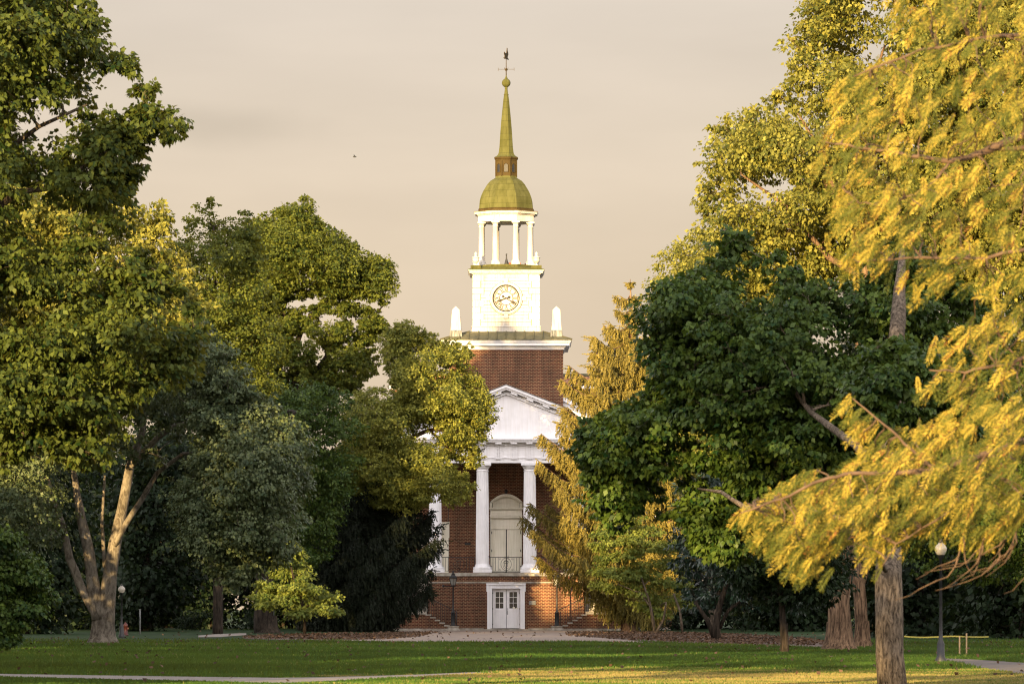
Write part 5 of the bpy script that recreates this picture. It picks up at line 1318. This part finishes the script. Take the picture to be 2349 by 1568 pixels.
for k in range(8):
    a = math.pi/4*k-R(1.3); c, s_ = math.cos(a), math.sin(a); ra = 23.6*s305+.02; w = .145
    pts = [(w, tz(384.6)), (w, tz(369.5))]+[(w*math.cos(t_), tz(369.5)+w*math.sin(t_)) for t_ in (.5, 1.05, 1.57, 2.1, 2.64)]+[(-w, tz(369.5)), (-w, tz(384.6)), (w, tz(384.6))]
    fr2.tube([(tcx+c*ra-s_*p, TY+s_*ra+c*p, z) for p, z in pts], .022, 4)
    a2 = PH+math.pi/4*k; rr = octr(23.6); fr2.bar((tcx+rr*math.cos(a2), TY+rr*math.sin(a2), tz(394)), (tcx+rr*math.cos(a2), TY+rr*math.sin(a2), tz(356)), .05, 4)
part(fr2, 'louvre_frames', M['bronze'], ln_)
part(oc(MB(), [(24.6, 357), (25, 354.5), (27.2, 352.5), (27.5, 350), (26.4, 349.2)]), 'drum_cornice', M['bronze'])
spi = [(27.3, 349.3), (22.5, 346.5), (19, 343), (17.2, 338), (16.2, 330), (15.6, 326), (13.4, 290), (11.2, 262), (9.0, 240), (6.6, 215), (5.0, 204)]
sp_ = part(oc(MB(), spi), 'spire', M['copper'])
m_ = oc(MB(), [(5.6, 204), (5.7, 202.5), (4.5, 202)]); oc(m_, [(4.5, 201.9), (3.2, 190), (3.3, 186), (4.2, 185), (3.0, 184)]); part(m_, 'spire_collar', M['copper'], sp_)
def sphere(mb, x, yv, z, r, n=20): mb.lathe([(max(.003, r*math.sin(math.pi*i/12)), z-r*math.cos(math.pi*i/12)) for i in range(13)], x, yv, n); return mb
bz_ = tz(176)
bl = sphere(MB(), tcx, TY, bz_, 10.2*s305); bl.lathe([(.10, bz_+.27), (.09, bz_+.33), (.05, bz_+.38), (.035, bz_+.5)], tcx, TY, 10); part(bl, 'finial_ball', M['copper'])
v_ = MB(); v_.tube([(tcx, TY, bz_+.3), (tcx, TY, tz(121))], [.035, .022], 8)
za = tz(144.3)
for dx, dy in ((1, 0), (-1, 0), (0, 1), (0, -1)):
    v_.bar((tcx, TY, za), (tcx+dx*.50, TY+dy*.50, za), .014, 5); v_.bar((tcx+dx*.52, TY+dy*.52, za-.10), (tcx+dx*.52, TY+dy*.52, za+.10), .014, 5)
    v_.tube([(tcx+dx*.04, TY+dy*.04, za-.12), (tcx+dx*.10, TY+dy*.10, za), (tcx+dx*.13, TY+dy*.13, za+.14)], [.01, .016, .006], 4)
sphere(v_, tcx, TY, za, .075, 10)
part(v_, 'vane_rod', M['bronze'])
# vane seen nearly end-on: an animal-like silhouette plate turned away from the viewer
vn = MB(); out = [(-.62, 0), (.55, 0), (.55, .06), (.30, .10), (.33, .45), (.46, .62), (.44, .86), (.30, 1.12), (.26, 1.45), (.18, 1.50), (.14, 1.2), (.05, .80), (-.25, .72), (-.45, .85), (-.50, .60), (-.36, .42), (-.38, .10), (-.62, .06)]
an = R(74); c, s_ = math.cos(an), math.sin(an); zv = tz(120.5)
fr_v = [(tcx+c*p-s_*.018, TY+s_*p+c*.018, zv+z*.5) for p, z in out]; bk_v = [(tcx+c*p+s_*.018, TY+s_*p-c*.018, zv+z*.5) for p, z in out]; n = len(out)
vn.add(fr_v+bk_v, [tuple(range(n)), tuple(range(2*n-1, n-1, -1))]+[(i, n+i, n+(i+1) % n, (i+1) % n) for i in range(n)])
vn.tube([(tcx-c*.45, TY-s_*.45, zv), (tcx+c*.45, TY+s_*.45, zv+.06)], .035, 6)
part(vn, 'weather_vane', M['bronze'])
# urns at the corners of the clock stage
for sx_ in (-1, 1):
    for sy_ in (-1, 1):
        ux, uy = tcx+sx_*69.8*s305, TY+sy_*69.8*s305; z0 = tz(609.5); b = MB()
        b.box(ux-.34, ux+.34, uy-.34, uy+.34, z0-.05, tz(604.6)); u_ = part(b, 'urn_plinth', M['copper'])
        zb = tz(604.4); hh = tz(573)-zb
        pf = [(.12, 0), (.12, .04), (.06, .08), (.05, .14), (.09, .19), (.18, .27), (.215, .40), (.21, .52), (.22, .56), (.26, .575), (.26, .60), (.17, .63), (.09, .70), (.06, .74), (.085, .79), (.10, .86), (.07, .94), (.01, 1.)]
        b = MB(); b.lathe([(r, zb+t_*hh) for r, t_ in pf], ux, uy, 20); part(b, 'urn', M['steeple'], u_)
# small things on the lantern floor
b = MB(); zz0 = tz(600.7); b.lathe([(.16, zz0), (.13, zz0+.12), (.05, zz0+.42), (.03, zz0+.62)], tcx+.02, TY-.9, 10); b.tube([(tcx+.02, TY-.9, zz0+.6), (tcx-.0, TY-.9, zz0+.70), (tcx+.07, TY-.9, zz0+.72)], .04, 6); part(b, 'bell_post', M['iron'])
b = MB(); b.box(tcx+.15, tcx+.95, TY+.2, TY+.5, zz0, zz0+.24); b.box(tcx+1.2, tcx+1.7, TY-.1, TY+.3, zz0, zz0+.15); part(b, 'hatch_box', M['red_box'])

# ------------------------------------------------------------------ lamps, posts and small things
def gas_lamp(px, d, arm, label):
    x = X(px, d); root = empty('lantern_lamp', (x, d, 0), label, 'street lamp', 'lantern lamps beside the lower door')
    b = MB(); b.lathe([(.44, .0), (.44, .06), (.36, .10), (.34, .22), (.38, .24), (.38, .30)], x, d, 12); b.build('base', M['stone'], root)
    p = MB(); p.lathe([(.15, .3), (.15, .42), (.12, .46), (.12, Z(1405, d)), (.14, Z(1404, d)), (.09, Z(1402, d)), (.055, Z(1400, d)), (.045, Z(1345, d)), (.07, Z(1344, d)), (.05, Z(1343, d))], x, d, 12)
    for k in range(8):
        a = k*math.pi/4; p.bar((x+.125*math.cos(a), d+.125*math.sin(a), .46), (x+.125*math.cos(a), d+.125*math.sin(a), Z(1406, d)), .018, 4)
    zA = Z(1343.2, d); p.bar((x, d, zA), (x+arm*.60, d, zA), .028, 6); p.lathe([(.01, zA-.09), (.07, zA-.06), (.07, zA+.06), (.01, zA+.09)], x+arm*.62, d, 8); p.bar((x-arm*.22, d, zA), (x, d, zA), .02, 5)
    p.build('post', M['iron'], root)
    h = MB(); z0, z1 = Z(1341.5, d), Z(1325.5, d); r0, r1 = .15, .265
    h.lathe([(.05, zA), (.13, z0-.03), (r0+.02, z0)], x, d, 6, math.pi/6, False)
    for k in range(6):
        a = k*math.pi/3+math.pi/6; h.bar((x+r0*math.cos(a), d+r0*math.sin(a), z0), (x+r1*math.cos(a), d+r1*math.sin(a), z1), .017, 4)
    h.lathe([(r1+.02, z1), (r1+.05, z1+.03), (r1*.75, z1+.12), (.15, z1+.20), (.12, z1+.22), (.13, z1+.28), (.05, z1+.33), (.07, z1+.38), (.01, z1+.50)], x, d, 6, math.pi/6, False)
    hh = h.build('lantern', M['iron'], root)
    g = MB(); g.lathe([(r0-.02, z0+.01), (r1-.02, z1-.01)], x, d, 6, math.pi/6, False); g.build('lamp_glass', M['lampglass'], hh)
def lamp_glass():
    m, N, L, b = newmat('lamp_glass'); b.inputs['Base Color'].default_value = (.50, .50, .45, 1); b.inputs['Roughness'].default_value = .15; b.inputs['Transmission Weight'].default_value = .6; return m
M['lampglass'] = lamp_glass()
gas_lamp(1039.5, 296.4, -1, 'black lantern lamp standing left of the lower door')
gas_lamp(1277.5, 296.4, 1, 'black lantern lamp standing right of the lower door')
def globe_lamp(px, by, ty, label, glr):
    d = S*EYE/(by-HY); x = X(px, d); root = empty('globe_lamp', (x, d, 0), label, 'street lamp', 'globe lamps on black posts')
    zt = Z(ty, d); p = MB(); r = .05; gz = zt-.12-glr
    p.lathe([(.16, 0), (.16, .10), (.11, .2), (.10, .55), (.06, .65), (.045, 1.0), (.04, gz-glr-.08), (.07, gz-glr-.06), (.09, gz-glr), (.12, gz-glr+.03)], x, d, 14); p.build('post', M['iron'], root)
    g = MB(); prof = [(.08, gz-glr*.95), (glr*.75, gz-glr*.6), (glr, gz-.05*glr), (glr*.97, gz+glr*.3), (glr*.72, gz+glr*.75), (glr*.45, gz+glr*.95), (glr*.38, gz+glr*1.1)]
    g.lathe(prof, x, d, 20); o = g.build('globe', M['globe'], root)
    c = MB(); c.lathe([(glr*.42, gz+glr*1.1), (glr*.3, gz+glr*1.25), (.03, gz+glr*1.4), (.045, gz+glr*1.5), (.01, zt)], x, d, 12); c.build('cap', M['iron'], o)
globe_lamp(2158, 1521, 1236, 'globe lamp on a black post at the right, catching the sun among the cypress sprays', .17)
globe_lamp(279, 1461, 1338, 'globe lamp on a black post at the left, just right of the pale linden trunk', .18)
# red hydrant-like post and pipe at left
d = 250.; x = X(288, d); h = MB(); h.lathe([(.16, 0), (.16, .05), (.11, .07), (.11, .45), (.14, .47), (.14, .52), (.10, .60), (.04, .66), (.04, .70)], x, d, 12); h.lathe([(.04, .34), (.06, .36), (.04, .40)], x-.14, d, 8); h.box(x-.17, x+.17, d-.04, d+.04, .33, .41)
o = h.build('fire_hydrant', M['hydrant'], None, (x, d, 0)); tag(o, 'small dull red hydrant at the foot of the left globe lamp', 'hydrant')
d = 262.; x = X(321, d); h = MB(); h.tube([(x, d, 0), (x, d, Z(1398, d))], .05, 8); h.lathe([(.06, Z(1398, d)), (.07, Z(1396.5, d)), (.01, Z(1396, d))], x, d, 8)
o = h.build('bare_post', M['lead'], None, (x, d, 0)); tag(o, 'plain grey metal post in the shade right of the left globe lamp', 'post')
# caution tape and its stakes
d = 150.; z0 = Z(1460, d)
tp_ = MB(); xs = np.linspace(X(2074, d), X(2268, d), 24)
def tapez(x): return z0-.04*math.sin((x-xs[0])*2.2)*math.cos(x)
for i in range(23): a, b = xs[i], xs[i+1]; tp_.add([(a, d, tapez(a)), (b, d, tapez(b)), (b, d+.004, tapez(b)+.045), (a, d+.004, tapez(a)+.045)], [(0, 1, 2, 3)])
o = tp_.build('caution_tape', M['tape'], None, (xs[12], d, 0)); tag(o, 'yellow caution tape stretched across the grass at the right', 'tape')
for px, ty, lb in ((2201, 1457, 'left'), (2217, 1451, 'right')):
    x = X(px, d-.03); s_ = MB(); s_.add([(x-.022, d-.08, 0), (x+.022, d-.08, 0), (x+.022, d-.03, 0), (x-.022, d-.03, 0), (x-.022, d-.08, Z(ty, d)), (x+.022, d-.08, Z(ty, d)), (x+.022, d-.03, Z(ty, d)-.02), (x-.022, d-.03, Z(ty, d)-.02)], [(0,3,2,1),(4,5,6,7),(0,1,5,4),(1,2,6,5),(2,3,7,6),(3,0,4,7)])
    o = s_.build('wooden_stake', M['wood'], None, (x, d, 0)); tag(o, ('shorter left' if lb == 'left' else 'taller right')+' wooden stake holding the yellow tape', 'stake', 'stakes of the yellow tape')
# handrail in the shade behind the left dogwood
h = MB(); d = 268.
for px, t_ in ((586, 0), (600, .3), (614, .6), (628, .9)): h.bar((X(px, d), d, 0), (X(px, d), d, .8+t_*.7), .03, 6)
h.bar((X(586, d), d, .8), (X(628, d), d, 1.43), .03, 6)
o = h.build('handrail', M['iron'], None, (X(607, d), d, 0)); tag(o, 'dark sloping handrail in the shade behind the left dogwood', 'railing')
# a small bird high in the sky
d = 240.; b = MB(); p = P(813.5, 359.5, d)
b.lathe([(.005, -.09), (.035, -.05), (.04, 0), (.025, .06), (.004, .10)], 0, 0, 8)
bv = [(v[2], v[0], v[1]) for v in b.v]; b.v = bv
b.add([(-.02, 0, .01), (.03, 0, .01), (-.02, -.02, .10), (-.05, -.2, .07)], [(0, 1, 2, 3)]); b.add([(-.02, .0, .01), (.03, 0, .01), (-.02, .02, .10), (-.05, .2, .07)], [(0, 1, 2, 3)])
b.v = [(v[0]+p.x, v[1]+p.y, v[2]+p.z) for v in b.v]
o = b.build('bird', M['iron'], None, tuple(p)); tag(o, 'tiny dark bird flying in the open sky left of the spire', 'bird')
